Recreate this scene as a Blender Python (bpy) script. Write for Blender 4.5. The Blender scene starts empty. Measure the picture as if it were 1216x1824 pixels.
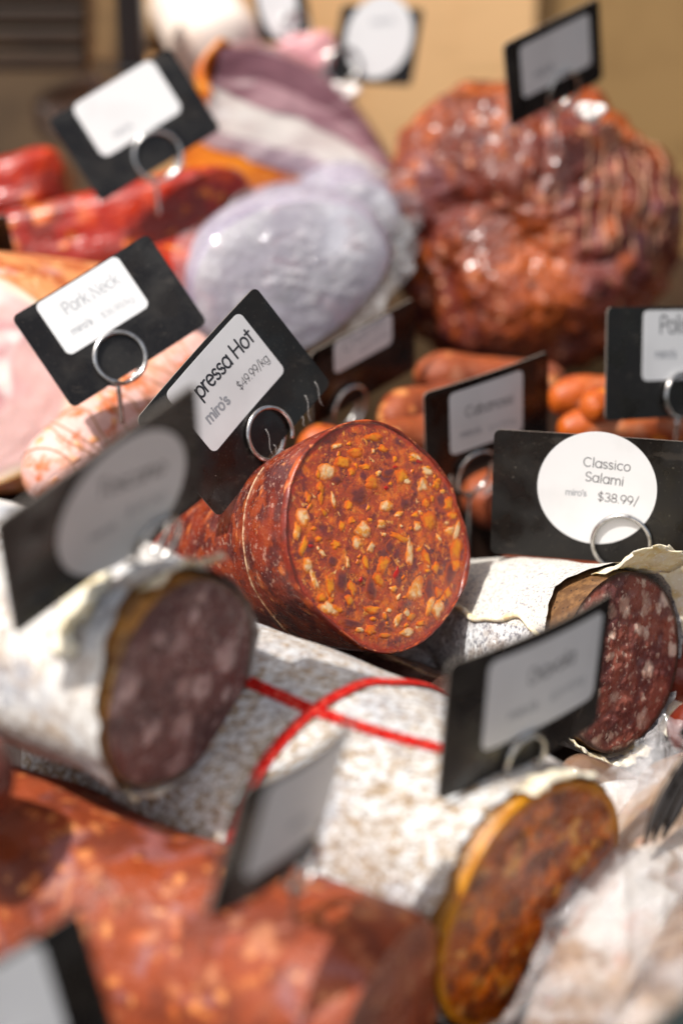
import bpy, math, random
from mathutils import Vector, noise as mnoise
from math import sin, cos, pi, sqrt, radians as R_

random.seed(7)
SC = bpy.context.scene
COL = SC.collection

# ------------------------------------------------------------------ camera
PITCH = R_(25.0)
D0 = 0.90                      # metres from lens to the cut salami in focus
PIX = 0.51 / 1824.0            # metres per photo pixel at D0
ORG = Vector((0, 0, 1.0))      # the focus point, about table height
FWD = Vector((0, cos(PITCH), -sin(PITCH)))
UPV = Vector((0, sin(PITCH), cos(PITCH)))
RGT = Vector((1, 0, 0))
CAM = ORG - FWD * D0

cam_d = bpy.data.cameras.new('camera')
cam = bpy.data.objects.new('camera', cam_d)
COL.objects.link(cam)
cam.location = CAM
cam.rotation_euler = (pi / 2 - PITCH, 0, 0)
cam_d.sensor_fit = 'VERTICAL'
cam_d.sensor_height = 36.0
cam_d.lens = 36.0 * D0 / 0.51
cam_d.clip_start = 0.02
cam_d.clip_end = 100.0
cam_d.dof.use_dof = True
cam_d.dof.focus_distance = 0.880
cam_d.dof.aperture_fstop = 2.6
SC.camera = cam

# ------------------------------------------------------------------ light
SUN_AZ, SUN_EL = R_(29.0), R_(61.0)
TOSUN = Vector((-cos(SUN_AZ) * cos(SUN_EL), -sin(SUN_AZ) * cos(SUN_EL), sin(SUN_EL)))
w = bpy.data.worlds.new('World')
SC.world = w
w.use_nodes = True
wn = w.node_tree.nodes
sky = wn.new('ShaderNodeTexSky')
sky.sky_type = 'NISHITA'
sky.sun_disc = False
sky.sun_elevation = SUN_EL
sky.sun_rotation = math.atan2(TOSUN.x, TOSUN.y)
sky.dust_density = 3.0
sky.ozone_density = 0.6
hs = wn.new('ShaderNodeHueSaturation')
hs.inputs['Saturation'].default_value = 0.55
w.node_tree.links.new(sky.outputs[0], hs.inputs['Color'])
wm = wn.new('ShaderNodeMix'); wm.data_type = 'RGBA'; wm.blend_type = 'MULTIPLY'
wm.inputs[0].default_value = 1.0
wm.inputs[7].default_value = (1.0, 0.96, 0.91, 1)
w.node_tree.links.new(hs.outputs[0], wm.inputs[6])
w.node_tree.links.new(wm.outputs[2], wn['Background'].inputs[0])
wn['Background'].inputs[1].default_value = 0.122
sd = bpy.data.lights.new('sun', 'SUN')
sd.energy = 3.7
sd.angle = R_(0.8)
sd.color = (1.0, 0.97, 0.93)
so = bpy.data.objects.new('sun', sd)
so.rotation_euler = (-TOSUN).to_track_quat('-Z', 'Y').to_euler()
so.location = ORG + TOSUN * 3
COL.objects.link(so)
SC.view_settings.view_transform = 'Standard'
SC.view_settings.look = 'None'
SC.view_settings.exposure = 0.46
SC.view_settings.gamma = 1.0
SC.cycles.use_denoising = True
SC.cycles.max_bounces = 6
SC.cycles.transparent_max_bounces = 12


# ------------------------------------------------------------------ helpers
def P(px, py, d):
    """World point seen at photo pixel (px, py), d metres along the view axis."""
    k = PIX * d / D0
    return CAM + RGT * ((px - 608) * k) + UPV * ((912 - py) * k) + FWD * d


def M(px, d):
    return px * PIX * d / D0


def PY(px, py, y):
    """World point seen at the pixel on the vertical plane world y = y."""
    r = RGT * ((px - 608) * PIX / D0) + UPV * ((912 - py) * PIX / D0) + FWD
    return CAM + r * ((y - CAM.y) / r.y)


def lin(v):
    v /= 255.0
    return v / 12.92 if v <= 0.04045 else ((v + 0.055) / 1.055) ** 2.4


def h(r, g, b, k=1.0):
    return (lin(r) * k, lin(g) * k, lin(b) * k, 1.0)


def nz(p, f, seed=0.0):
    return mnoise.noise(Vector((p[0] * f + seed * 7.3, p[1] * f - seed * 3.1, p[2] * f + seed * 5.7)))


def tag(o, label=None, cat=None, group=None, kind=None):
    if label: o['label'] = label
    if cat: o['category'] = cat
    if group: o['group'] = group
    if kind: o['kind'] = kind
    return o


def thing(name, loc, label, cat, group=None):
    o = bpy.data.objects.new(name, None)
    o.empty_display_size = 0.02
    COL.objects.link(o)
    o.location = loc
    return tag(o, label, cat, group)


def root_loc(o):
    v = Vector((0, 0, 0))
    while o is not None:
        v = v + o.location
        o = o.parent
    return v


def mesh(name, verts, faces, mat, parent=None, base=None, smooth=True, attrs=None, mats=None, mi=None):
    """verts are world points; the object sits at base (top level) or at its parent's origin."""
    if parent is not None:
        off = root_loc(parent)
        loc = Vector((0, 0, 0))
    else:
        off = Vector(base) if base is not None else Vector((0, 0, 0))
        loc = off
    me = bpy.data.meshes.new(name)
    me.from_pydata([(v[0] - off[0], v[1] - off[1], v[2] - off[2]) for v in verts], [], faces)
    if smooth:
        me.polygons.foreach_set('use_smooth', [True] * len(me.polygons))
    if mats:
        for m in mats: me.materials.append(m)
        if mi: me.polygons.foreach_set('material_index', mi)
    else:
        me.materials.append(mat)
    for k, vals in (attrs or {}).items():
        a = me.attributes.new(k, 'FLOAT', 'POINT')
        a.data.foreach_set('value', vals)
    me.update()
    o = bpy.data.objects.new(name, me)
    o.location = loc
    COL.objects.link(o)
    if parent is not None:
        o.parent = parent
    return o


def gridf(nr, nc, closed, start=0, flip=False):
    f = []
    m = nc if closed else nc - 1
    for i in range(nr - 1):
        for j in range(m):
            a = start + i * nc + j
            b = start + i * nc + (j + 1) % nc
            q = (a, b, b + nc, a + nc)
            f.append(q[::-1] if flip else q)
    return f


def tube(name, pts, r, mat, parent=None, base=None, n=8, radii=None, ends=True):
    vs, fs = [], []
    T0 = (pts[1] - pts[0]).normalized()
    nrm = T0.orthogonal().normalized()
    N = len(pts)
    for i, p in enumerate(pts):
        t = (pts[min(i + 1, N - 1)] - pts[max(i - 1, 0)]).normalized()
        nrm = (nrm - t * nrm.dot(t)).normalized()
        b = t.cross(nrm)
        rr = radii[i] if radii else r
        for k in range(n):
            a = 2 * pi * k / n
            vs.append(p + (nrm * cos(a) + b * sin(a)) * rr)
    fs = gridf(N, n, True)
    if ends:
        fs.append(tuple(range(n))[::-1])
        fs.append(tuple((N - 1) * n + k for k in range(n)))
    if name is None:
        return vs, fs
    return mesh(name, vs, fs, mat, parent, base)


def join(*parts):
    V, F = [], []
    for vs, fs in parts:
        k = len(V)
        V += list(vs)
        F += [tuple(i + k for i in f) for f in fs]
    return V, F


# ------------------------------------------------------------------ materials
def newmat(name):
    m = bpy.data.materials.new(name)
    m.use_nodes = True
    nt = m.node_tree
    return m, nt, nt.nodes['Principled BSDF']


class G:
    """small node-graph writer"""
    def __init__(s, nt):
        s.nt = nt
        s.tc = nt.nodes.new('ShaderNodeTexCoord').outputs['Object']

    def n(s, t): return s.nt.nodes.new(t)

    def put(s, sock, v):
        if isinstance(v, bpy.types.NodeSocket): s.nt.links.new(v, sock)
        else: sock.default_value = v

    def co(s, stretch=None, warp=0.0, wscale=60.0, seed=0.0):
        c = s.tc
        if warp:
            nn = s.n('ShaderNodeTexNoise')
            nn.inputs['Scale'].default_value = wscale
            nn.inputs['Detail'].default_value = 2
            s.put(nn.inputs['Vector'], c)
            sub = s.n('ShaderNodeVectorMath'); sub.operation = 'SUBTRACT'
            s.put(sub.inputs[0], nn.outputs['Color']); sub.inputs[1].default_value = (.5, .5, .5)
            sc = s.n('ShaderNodeVectorMath'); sc.operation = 'SCALE'
            s.put(sc.inputs[0], sub.outputs[0]); sc.inputs['Scale'].default_value = warp
            ad = s.n('ShaderNodeVectorMath'); ad.operation = 'ADD'
            s.put(ad.inputs[0], c); s.put(ad.inputs[1], sc.outputs[0])
            c = ad.outputs[0]
        if stretch or seed:
            mp = s.n('ShaderNodeMapping')
            s.put(mp.inputs['Vector'], c)
            if stretch:
                if len(stretch) == 2:       # (scale triple, rotation triple)
                    mp.inputs['Scale'].default_value = stretch[0]
                    mp.inputs['Rotation'].default_value = stretch[1]
                else:
                    mp.inputs['Scale'].default_value = stretch
            mp.inputs['Location'].default_value = (seed, seed * .7, -seed * .4)
            c = mp.outputs[0]
        return c

    def noise(s, co, scale, detail=4.0, rough=.55):
        nn = s.n('ShaderNodeTexNoise')
        nn.inputs['Scale'].default_value = scale
        nn.inputs['Detail'].default_value = detail
        nn.inputs['Roughness'].default_value = rough
        s.put(nn.inputs['Vector'], co)
        return nn.outputs['Fac']

    def remap(s, v, lo, hi, a=0.0, b=1.0):
        mr = s.n('ShaderNodeMapRange')
        mr.interpolation_type = 'SMOOTHSTEP'
        s.put(mr.inputs['Value'], v)
        mr.inputs['From Min'].default_value = lo
        mr.inputs['From Max'].default_value = hi
        mr.inputs['To Min'].default_value = a
        mr.inputs['To Max'].default_value = b
        return mr.outputs[0]

    def math(s, op, a, b=0.0):
        m = s.n('ShaderNodeMath'); m.operation = op
        s.put(m.inputs[0], a); s.put(m.inputs[1], b)
        return m.outputs[0]

    def mix(s, f, a, b):
        m = s.n('ShaderNodeMix'); m.data_type = 'RGBA'
        s.put(m.inputs[0], f); s.put(m.inputs[6], a); s.put(m.inputs[7], b)
        return m.outputs[2]

    def attr(s, name):
        a = s.n('ShaderNodeAttribute'); a.attribute_name = name
        return a.outputs['Fac']


RICH = ('hot_salami_fat', 'vivid', 'roast_crust', 'smoked_saus', 'brown_saus', 'dark_red', 'string_salami', 'string_rim', 'b_rind', 'peeled')
def rich(c, k=1.15):
    l = .2126 * c[0] + .7152 * c[1] + .0722 * c[2]
    return tuple(max(.004, min(.95, l + (x - l) * k)) for x in c[:3]) + (1.0,)


def lay(name, base, layers=(), rough=.45, bump=(), sss=0.0, sssr=(.012, .004, .002), coat=0.0, spec=.5, rough_l=None, alpha=1.0, sheen=0.0):
    """layered procedural material. layers: dict(k='n'|'v'|'a', s=scale, lo, hi, c=colour, a=amount ...)"""
    if any(k in name for k in RICH):
        base = rich(base)
        layers = [dict(L, c=[rich(x) for x in L['c']] if isinstance(L['c'], list) else rich(L['c'])) for L in layers]
    m, nt, bs = newmat(name)
    g = G(nt)
    col = base
    seed = 0.0
    hts = []
    for L in layers:
        seed += 1.7
        if L['k'] == 'n':
            c = g.co(L.get('st'), L.get('w', 0.0), L.get('ws', 60.0), seed)
            f = g.remap(g.noise(c, L['s'], L.get('d', 4.0), L.get('r', .55)), L['lo'], L['hi'])
        elif L['k'] == 'v':
            c = g.co(L.get('st'), L.get('w', 0.0), L.get('ws', 60.0), seed)
            v = g.n('ShaderNodeTexVoronoi')
            v.inputs['Scale'].default_value = L['s']
            v.inputs['Randomness'].default_value = 1.0
            g.put(v.inputs['Vector'], c)
            sx = g.n('ShaderNodeSeparateColor')
            g.put(sx.inputs[0], v.outputs['Color'])
            keep = g.math('LESS_THAN', sx.outputs[0], L.get('keep', .5))
            f = g.remap(v.outputs['Distance'], L['hi'], L['lo'])
            f = g.math('MULTIPLY', f, keep)
        elif L['k'] == 'a':
            f = g.attr(L['s'])
            if L.get('w'):
                nn = g.noise(g.co(seed=seed), L.get('ws', 150.0), 3)
                f = g.math('ADD', f, g.math('MULTIPLY', g.math('SUBTRACT', nn, .5), L['w']))
            f = g.remap(f, L['lo'], L['hi'])
        if L.get('am', 1.0) != 1.0:
            f = g.math('MULTIPLY', f, L['am'])
        if L.get('b'):
            hts.append((f, L['b']))
        c2 = L['c']
        if isinstance(c2, list):                     # two colours broken up by noise
            ff = g.remap(g.noise(g.co(seed=seed + .9), L.get('cs', L['s'] * 1.6), 3), .4, .6)
            c2 = g.mix(ff, c2[0], c2[1])
        col = g.mix(f, col, c2)
    g.put(bs.inputs['Base Color'], col)
    bs.inputs['Roughness'].default_value = rough
    if rough_l:
        f = g.remap(g.noise(g.co(seed=3.3), rough_l[0], 3), .35, .65, rough_l[1], rough_l[2])
        g.put(bs.inputs['Roughness'], f)
    bs.inputs['Specular IOR Level'].default_value = spec
    bs.inputs['Coat Weight'].default_value = coat
    bs.inputs['Coat Roughness'].default_value = .15
    if sheen:
        bs.inputs['Sheen Weight'].default_value = sheen
    if sss:
        bs.inputs['Subsurface Weight'].default_value = sss
        bs.inputs['Subsurface Radius'].default_value = (1, 1, 1)
        bs.inputs['Subsurface Radius'].default_value = tuple(x / sssr[0] for x in sssr)
        bs.inputs['Subsurface Scale'].default_value = sssr[0]
    if alpha < 1: bs.inputs['Alpha'].default_value = alpha
    ht = None
    for f, k in hts:
        t = g.math('MULTIPLY', f, k)
        ht = t if ht is None else g.math('ADD', ht, t)
    for (sc, k, det) in bump:
        t = g.math('MULTIPLY', g.noise(g.co(seed=sc * .01), sc, det), k)
        ht = t if ht is None else g.math('ADD', ht, t)
    if ht is not None:
        bn = g.n('ShaderNodeBump')
        bn.inputs['Strength'].default_value = 1.0
        bn.inputs['Distance'].default_value = 0.001
        g.put(bn.inputs['Height'], ht)
        g.put(bs.inputs['Normal'], bn.outputs[0])
    return m


def N(s, lo, hi, c, **k): return dict(k='n', s=s, lo=lo, hi=hi, c=c, **k)
def V(s, lo, hi, c, **k): return dict(k='v', s=s, lo=lo, hi=hi, c=c, **k)
def A(s, lo, hi, c, **k): return dict(k='a', s=s, lo=lo, hi=hi, c=c, **k)


MT = {}
# --- cards and steel
MT['card'] = lay('card_black', h(15, 12, 10), [N(40, .5, .7, h(30, 25, 20), am=.7), N(120, .60, .70, h(58, 52, 46), d=5, st=((.3, 1, 1), (.2, .5, .8)), am=.5), N(1100, .68, .74, h(120, 112, 102), d=2, am=.6)], rough=.33, rough_l=(50, .2, .55), spec=.45, bump=[(30, .5, 2)])
MT['card_edge'] = lay('card_edge', h(120, 112, 104), rough=.35)  # paler than the black card: glint along the edge painted in
MT['paper'] = lay('label_white', h(222, 221, 220), [N(25, .45, .7, h(214, 213, 212))], rough=.42, bump=[(40, .15, 2)])
MT['ink'] = lay('ink_dark', h(38, 40, 46), rough=.6)
MT['ink_grey'] = lay('ink_grey', h(150, 152, 156), rough=.6)
MT['steel'] = lay('steel_wire', h(205, 203, 200), [N(300, .4, .7, h(165, 160, 155))], rough=.22)
MT['steel'].node_tree.nodes['Principled BSDF'].inputs['Metallic'].default_value = 1.0
MT['steel_dark'] = lay('steel_dark', h(104, 94, 86), [N(200, .45, .6, h(40, 34, 30), st=(1, .2, .2))], rough=.14)
MT['steel_dark'].node_tree.nodes['Principled BSDF'].inputs['Metallic'].default_value = 1.0
MT['fibre'] = lay('fibre', h(215, 210, 205), rough=.6)

# --- the sharp salami
MT['hot_face'] = lay('hot_salami_cut', h(168, 66, 30), [
    N(100, .44, .62, h(118, 44, 34), d=5, w=.004),
    N(130, .47, .62, [h(222, 112, 26), h(196, 78, 20)], d=6, w=.010, r=.62, am=.9),
    N(420, .53, .63, [h(216, 122, 40), h(176, 70, 26)], d=5, am=.75),
    V(120, .20, .46, [h(108, 42, 40), h(124, 54, 48)], keep=.28, w=.010, ws=180),
    V(110, .12, .36, [h(226, 142, 56), h(216, 112, 28)], keep=.22, w=.012, ws=170, b=.15),
    V(210, .10, .34, [h(228, 176, 116), h(222, 136, 50)], keep=.24, w=.008, ws=260, b=.1),
    V(380, .10, .34, [h(226, 150, 70), h(198, 92, 24)], keep=.3, w=.005, ws=400, b=.05),
    V(240, .08, .17, h(186, 22, 10), keep=.12, w=.006, ws=300),
    V(420, .10, .18, h(40, 20, 16), keep=.12, b=-.5),
    A('rim', .935, .975, h(168, 46, 14), w=.08, ws=110, am=.8),
    A('rim', .972, .998, h(120, 34, 14), w=.02, ws=120),
], rough=.28, rough_l=(240, .16, .46), bump=[(350, .45, 4), (120, .4, 3)], sss=.2, sssr=(.004, .0014, .0005), coat=.25)
MT['hot_fat'] = lay('hot_salami_fat', h(228, 192, 150), [
    N(260, .46, .62, h(222, 150, 78), d=3),
    A('rim', .40, .92, h(214, 112, 30), w=.6, ws=260),
], rough=.35, bump=[(500, .35, 3)], sss=.35, sssr=(.004, .0018, .0008), coat=.1)
MT['hot_fat_orange'] = lay('hot_salami_fat_orange', h(216, 140, 60), [
    N(260, .42, .60, h(208, 116, 32), d=3),
    A('rim', .35, .92, h(196, 90, 24), w=.6, ws=260),
], rough=.35, bump=[(500, .35, 3)], sss=.3, sssr=(.004, .0016, .0006), coat=.1)
MT['hot_lean'] = lay('hot_salami_lean', h(108, 48, 46), [N(300, .45, .65, h(118, 50, 40), d=3), A('rim', .30, .95, h(166, 70, 30), w=.6, ws=260)], rough=.3, bump=[(500, .3, 3)], sss=.15, sssr=(.003, .001, .0005), coat=.1)
MT['hot_chili'] = lay('hot_salami_chili', h(168, 24, 12), rough=.3)
MT['hot_casing'] = lay('hot_salami_casing', h(128, 46, 25), [
    N(45, .44, .60, h(84, 34, 30), d=5, w=.01),
    N(90, .50, .62, h(140, 58, 28), d=5, w=.008),
    V(95, .12, .42, [h(182, 98, 48), h(150, 64, 30)], keep=.20, w=.010, ws=120, b=.2),
    V(170, .12, .4, [h(190, 118, 70), h(156, 70, 34)], keep=.16, w=.007, ws=200, b=.12),
    N(280, .57, .68, h(190, 150, 130), d=6, am=.5),
    N(900, .66, .74, h(222, 205, 195), d=2, am=.6),
], rough=.3, rough_l=(120, .22, .5), bump=[(80, 1.2, 3), (32, 2.4, 3), (420, .4, 3)], sss=.12, sssr=(.004, .0012, .0005), coat=.25)
MT['casing_seam'] = lay('casing_seam', h(196, 160, 126), [N(300, .45, .6, h(140, 90, 62))], rough=.6)

# --- white mould casings
ROT = ((1, .42, 1), (0, 0, .4))
MT['mould_string'] = lay('mould_casing_big', h(212, 212, 210), [
    N(300, .44, .57, [h(172, 142, 102), h(134, 108, 78)], d=6, st=((.6, 1.2, 1), (0, .35, .35)), r=.68, am=.85),
    N(34, .48, .68, h(168, 172, 182), d=3, am=.55),
    N(560, .54, .62, h(86, 62, 44), d=4, st=((.6, 1.2, 1), (0, .35, .35)), am=.65),
    N(26, .56, .68, h(150, 126, 100), d=3, am=.4),
    N(420, .56, .68, h(228, 228, 228), d=4),
], rough=.88, spec=.15, bump=[(300, 1.6, 5), (60, 1.2, 3), (22, 2.5, 2)])
MT['mould_white'] = lay('mould_casing', h(212, 208, 202), [
    N(50, .48, .68, h(176, 150, 122), d=4, am=.7),
    N(30, .50, .66, h(150, 158, 172), d=3, am=.6),
    N(160, .52, .64, h(120, 92, 68), d=5, am=.45),
    N(200, .55, .66, h(226, 225, 222), d=4),
], rough=.8, spec=.25, bump=[(200, .9, 5), (40, 1.0, 2)])
MT['mould_classico'] = lay('mould_casing_classico', h(214, 208, 196), [
    N(600, .50, .58, h(124, 126, 134), d=6, r=.7, am=.8),
    N(60, .52, .7, h(196, 190, 186), d=3, am=.5),
], rough=.75, spec=.25, bump=[(600, .7, 5), (60, .8, 2)])
MT['mould_grey'] = lay('mould_casing_grey', h(205, 205, 205), [
    N(420, .47, .60, h(104, 104, 112), d=6, r=.68, am=.85),
    N(80, .45, .66, h(140, 118, 98), d=4, am=.55),
    N(160, .56, .68, h(238, 238, 236), d=4),
], rough=.75, spec=.25, bump=[(420, .9, 5), (60, .8, 2)])
MT['peel'] = lay('casing_peel', h(236, 224, 196), [N(120, .45, .65, h(222, 198, 150), d=4), N(420, .55, .66, h(246, 240, 226))], rough=.55, bump=[(300, .5, 4), (60, .8, 2)], sss=.25, sssr=(.003, .0024, .0015))
MT['under_tan'] = lay('peeled_rind', h(168, 118, 66), [N(90, .42, .62, h(120, 84, 52), d=4), N(260, .55, .68, h(210, 176, 128), d=4), N(520, .6, .7, h(70, 44, 28))], rough=.5, bump=[(260, .6, 4)])

# --- other cut faces
def face(name, base, dark, fats, s=1.0, rim=None, keep=.4, orange=None, rough=.35):
    Ls = [N(90 * s, .40, .62, dark, d=5, w=.006),
          V(105 * s, .20, .44, fats, keep=keep, w=.011, ws=110, b=.2),
          V(190 * s, .20, .42, fats, keep=keep * .8, w=.007, ws=190, b=.15),
          N(520 * s, .58, .68, fats[0], am=.5, d=3)]
    if orange: Ls.insert(1, N(140 * s, .47, .6, orange, d=5, w=.006))
    if rim: Ls.append(A('rim', .93, .985, rim, w=.05, ws=120))
    return lay(name, base, Ls, rough=rough, rough_l=(200, rough - .1, rough + .2), bump=[(300, .6, 4), (90, .8, 3)], sss=.12, sssr=(.004, .0014, .0007), coat=.1)


MT['dark_face'] = face('dark_salami_cut', h(122, 80, 74), h(94, 60, 58), [h(208, 178, 170), h(168, 132, 126)], s=.46, rim=h(96, 66, 50), keep=.5)
MT['classico_face'] = face('classico_cut', h(158, 86, 68), h(112, 60, 54), [h(230, 196, 174), h(202, 154, 132)], s=.62, rim=h(78, 50, 36), keep=.42)
MT['string_face'] = face('string_salami_cut', h(158, 80, 22), h(100, 46, 20), [h(222, 164, 104), h(206, 130, 58)], s=.62, rim=h(196, 126, 36), keep=.42, orange=[h(216, 120, 26), h(176, 88, 22)], rough=.24)
MT['classico_body'] = lay('classico_flesh', h(96, 66, 40), [N(160, .42, .62, h(128, 92, 56), d=5), N(520, .58, .68, h(52, 36, 26))], rough=.5, bump=[(260, .6, 4)])

# --- red sausages
def redmeat(name, base, c2, spots, hi, s=1.0, rough=.52, coat=.0):
    return lay(name, base, [
        N(30 * s, .40, .62, c2, d=4, w=.012),
        V(70 * s, .18, .44, spots, keep=.4, w=.014, ws=80, b=.25),
        V(140 * s, .2, .42, spots, keep=.35, w=.008, ws=140, b=.15),
        N(45 * s, .55, .72, hi, d=4, am=.6),
    ], rough=rough, rough_l=(80, rough - .1, rough + .2), bump=[(60 * s, 1.2, 4), (220, .6, 4)], sss=.1, sssr=(.005, .0015, .0006), coat=coat)


MT['front_red'] = lay('front_sausage', h(140, 60, 26), [
    N(34, .44, .60, h(104, 42, 20), d=5, w=.02),
    V(82, .10, .44, [h(196, 118, 62), h(182, 88, 38)], keep=.40, w=.02, ws=80, b=.15),
    N(44, .55, .65, h(142, 96, 98), d=5, w=.02, am=.55),  # purple-grey patches: sky sheen painted into the colour
    V(110, .12, .42, [h(204, 128, 72), h(98, 36, 22)], keep=.45, w=.012, ws=100, b=.1),
    N(70, .58, .68, h(190, 126, 88), d=4, w=.02, am=.5),
], rough=.6, rough_l=(50, .42, .75), bump=[(40, 2.6, 4), (160, 1.6, 4)], sss=.03, sssr=(.005, .0015, .0006), spec=.35)
MT['front_cut'] = face('front_sausage_cut', h(154, 72, 40), h(124, 54, 32), [h(186, 122, 82), h(160, 90, 54)], s=.8, rim=h(150, 80, 52))
MT['vivid_red'] = lay('vivid_sausage', h(146, 40, 22), [
    N(20, .46, .58, h(110, 34, 24), d=4, w=.02),
    N(24, .54, .64, h(190, 70, 30), d=5, w=.03),
    V(36, .15, .46, [h(208, 128, 84), h(190, 70, 30)], keep=.38, w=.025, ws=50, b=.15),
    N(30, .60, .70, h(176, 104, 88), d=4, w=.02, am=.5),
    V(80, .18, .42, [h(214, 120, 60), h(96, 30, 22)], keep=.4, w=.012, ws=90, b=.1),
], rough=.34, rough_l=(60, .2, .55), coat=.25, bump=[(45, 2.4, 4), (160, 1.0, 4)], sss=.03, sssr=(.005, .0015, .0006), spec=.35)
MT['dark_red'] = redmeat('dark_red_sausage', h(104, 38, 20), h(78, 28, 18), [h(150, 70, 34), h(124, 50, 26)], h(120, 60, 44), s=.6, rough=.4, coat=.15)
MT['cabanossi'] = redmeat('smoked_sausage', h(178, 90, 36), h(138, 58, 28), [h(222, 150, 76), h(204, 112, 46)], h(206, 156, 130), s=.6)
MT['brown_saus'] = redmeat('brown_sausage', h(140, 72, 44), h(98, 44, 32), [h(206, 146, 98), h(176, 98, 58)], h(196, 144, 118), s=.55)
MT['dark_wrap'] = lay('dark_wrapped_sausage', h(66, 44, 38), [N(60, .45, .65, h(96, 74, 66), d=4)], rough=.15, coat=.6, bump=[(70, 2.0, 3), (240, .6, 3)])
MT['roast'] = lay('roast_crust', h(98, 42, 26), [
    N(9, .46, .58, h(170, 84, 38), d=4, w=.03, ws=20, am=.75),
    N(10, .56, .66, h(112, 72, 78), d=4, w=.03, ws=20, am=.7),  # purple-grey patches put sky highlights into the crust colour
    N(18, .40, .60, h(100, 44, 36), d=4, w=.02),
    N(36, .52, .66, h(158, 80, 40), d=5, w=.015),
    V(55, .12, .42, [h(176, 106, 66), h(140, 62, 36)], keep=.36, w=.018, ws=60, b=.5),
    V(110, .2, .42, [h(196, 140, 110), h(128, 60, 50)], keep=.35, w=.010, ws=110, b=.15),
    N(60, .57, .70, h(62, 30, 34), d=4, am=.8),
], rough=.36, rough_l=(90, .18, .6), bump=[(45, 2.6, 4), (180, 2.8, 5)], coat=.4, sss=.02, spec=.4, sssr=(.004, .0014, .0007))
MT['net'] = lay('roast_net', h(176, 128, 98), rough=.6)
MT['ham_face'] = lay('ham_cut', h(218, 178, 172), [
    N(12, .48, .58, h(200, 144, 146), d=2, w=.03, ws=16),
    N(11, .51, .56, h(243, 236, 228), d=2, w=.05, ws=14),
    N(22, .58, .64, h(176, 104, 116), d=2, w=.03, ws=20, am=.7),
    A('rim', .88, .96, h(236, 214, 192), w=.14, ws=40),
    A('rim', .95, .99, h(196, 148, 92)),
], rough=.35, bump=[(80, .3, 3)], sss=.3, sssr=(.006, .003, .002), coat=.1)
MT['ham_skin'] = lay('ham_skin', h(214, 142, 88), [N(60, .44, .6, h(184, 96, 50), d=5), V(120, .15, .4, [h(232, 178, 126), h(214, 140, 80)], keep=.5, w=.01, ws=120, b=.6), N(28, .55, .68, h(222, 172, 168), d=3)], rough=.45, bump=[(120, 1.8, 4)], sss=.1, sssr=(.004, .002, .001))
MT['vac_grey'] = lay('vacuum_bag', h(148, 142, 160), [N(16, .46, .60, h(164, 158, 174), d=3), N(26, .54, .66, h(128, 118, 138), d=3), N(45, .64, .72, h(190, 186, 198), d=3)], rough=.36, bump=[(40, 2.4, 3), (110, 1.2, 3)], coat=.15, spec=.35)
MT['wood_light'] = lay('wall_wood_light', h(252, 204, 146), [N(9, .42, .62, h(244, 190, 130), d=4, st=(1, 1, .15)), N(80, .5, .7, h(216, 172, 116), d=3, st=(.1, 1, 1), am=.5)], rough=.6)
MT['wood_olive'] = lay('wall_board_olive', h(172, 136, 86), [N(9, .42, .62, h(154, 120, 74), d=4)], rough=.6)
MT['wood_brown'] = lay('wall_brown', h(112, 90, 66), [N(8, .42, .62, h(88, 70, 52), d=4)], rough=.7)
MT['crate'] = lay('dark_crate', h(52, 40, 29), [N(30, .45, .65, h(84, 64, 42), d=3, st=(.2, 1, 1))], rough=.6)
MT['crate_tan'] = lay('tan_box', h(150, 120, 80), [N(20, .45, .65, h(120, 96, 66), d=3)], rough=.6)
MT['black'] = lay('black_post', h(20, 18, 18), rough=.5)
MT['tray'] = lay('counter_dark', h(46, 30, 22), [N(12, .4, .62, h(34, 22, 17), d=4, st=(.2, 1, 1))], rough=.4)
MT['cloth_white'] = lay('white_paper', h(232, 218, 206), [N(20, .45, .62, h(220, 200, 184), d=3)], rough=.7)
MT['pink_meat'] = lay('pink_meat', h(206, 150, 152), [N(30, .45, .65, h(188, 124, 130), d=3)], rough=.4, sss=.1)
MT['red_string'] = lay('red_string', h(200, 26, 22), [N(500, .5, .62, h(226, 110, 92), d=3, am=.7), N(300, .5, .62, h(140, 14, 14), d=2, am=.6)], rough=.95, spec=.1, bump=[(900, 1.6, 2)])
MT['fatnub'] = lay('white_knot', h(236, 228, 222), rough=.6)
for nm, c1, c2, c3 in (('b_rind', h(222, 138, 48), h(190, 102, 36), h(232, 172, 96)), ('b_lean', h(126, 84, 92), h(100, 60, 68), h(168, 130, 134)), ('b_pink', h(182, 142, 146), h(150, 106, 114), h(214, 188, 186)),
                       ('b_fat', h(224, 216, 206), h(206, 192, 184), h(236, 232, 226)), ('b_pale', h(208, 190, 190), h(186, 162, 166), h(224, 212, 208))):
    MT[nm] = lay(nm, c1, [N(26, .42, .6, c2, d=4, st=((.5, 1, 2), (0, .5, 0))), N(50, .56, .7, c3, d=4, st=((.5, 1, 2), (0, .5, 0)))], rough=.4, bump=[(70, 1.0, 4)], coat=.1)
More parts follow.
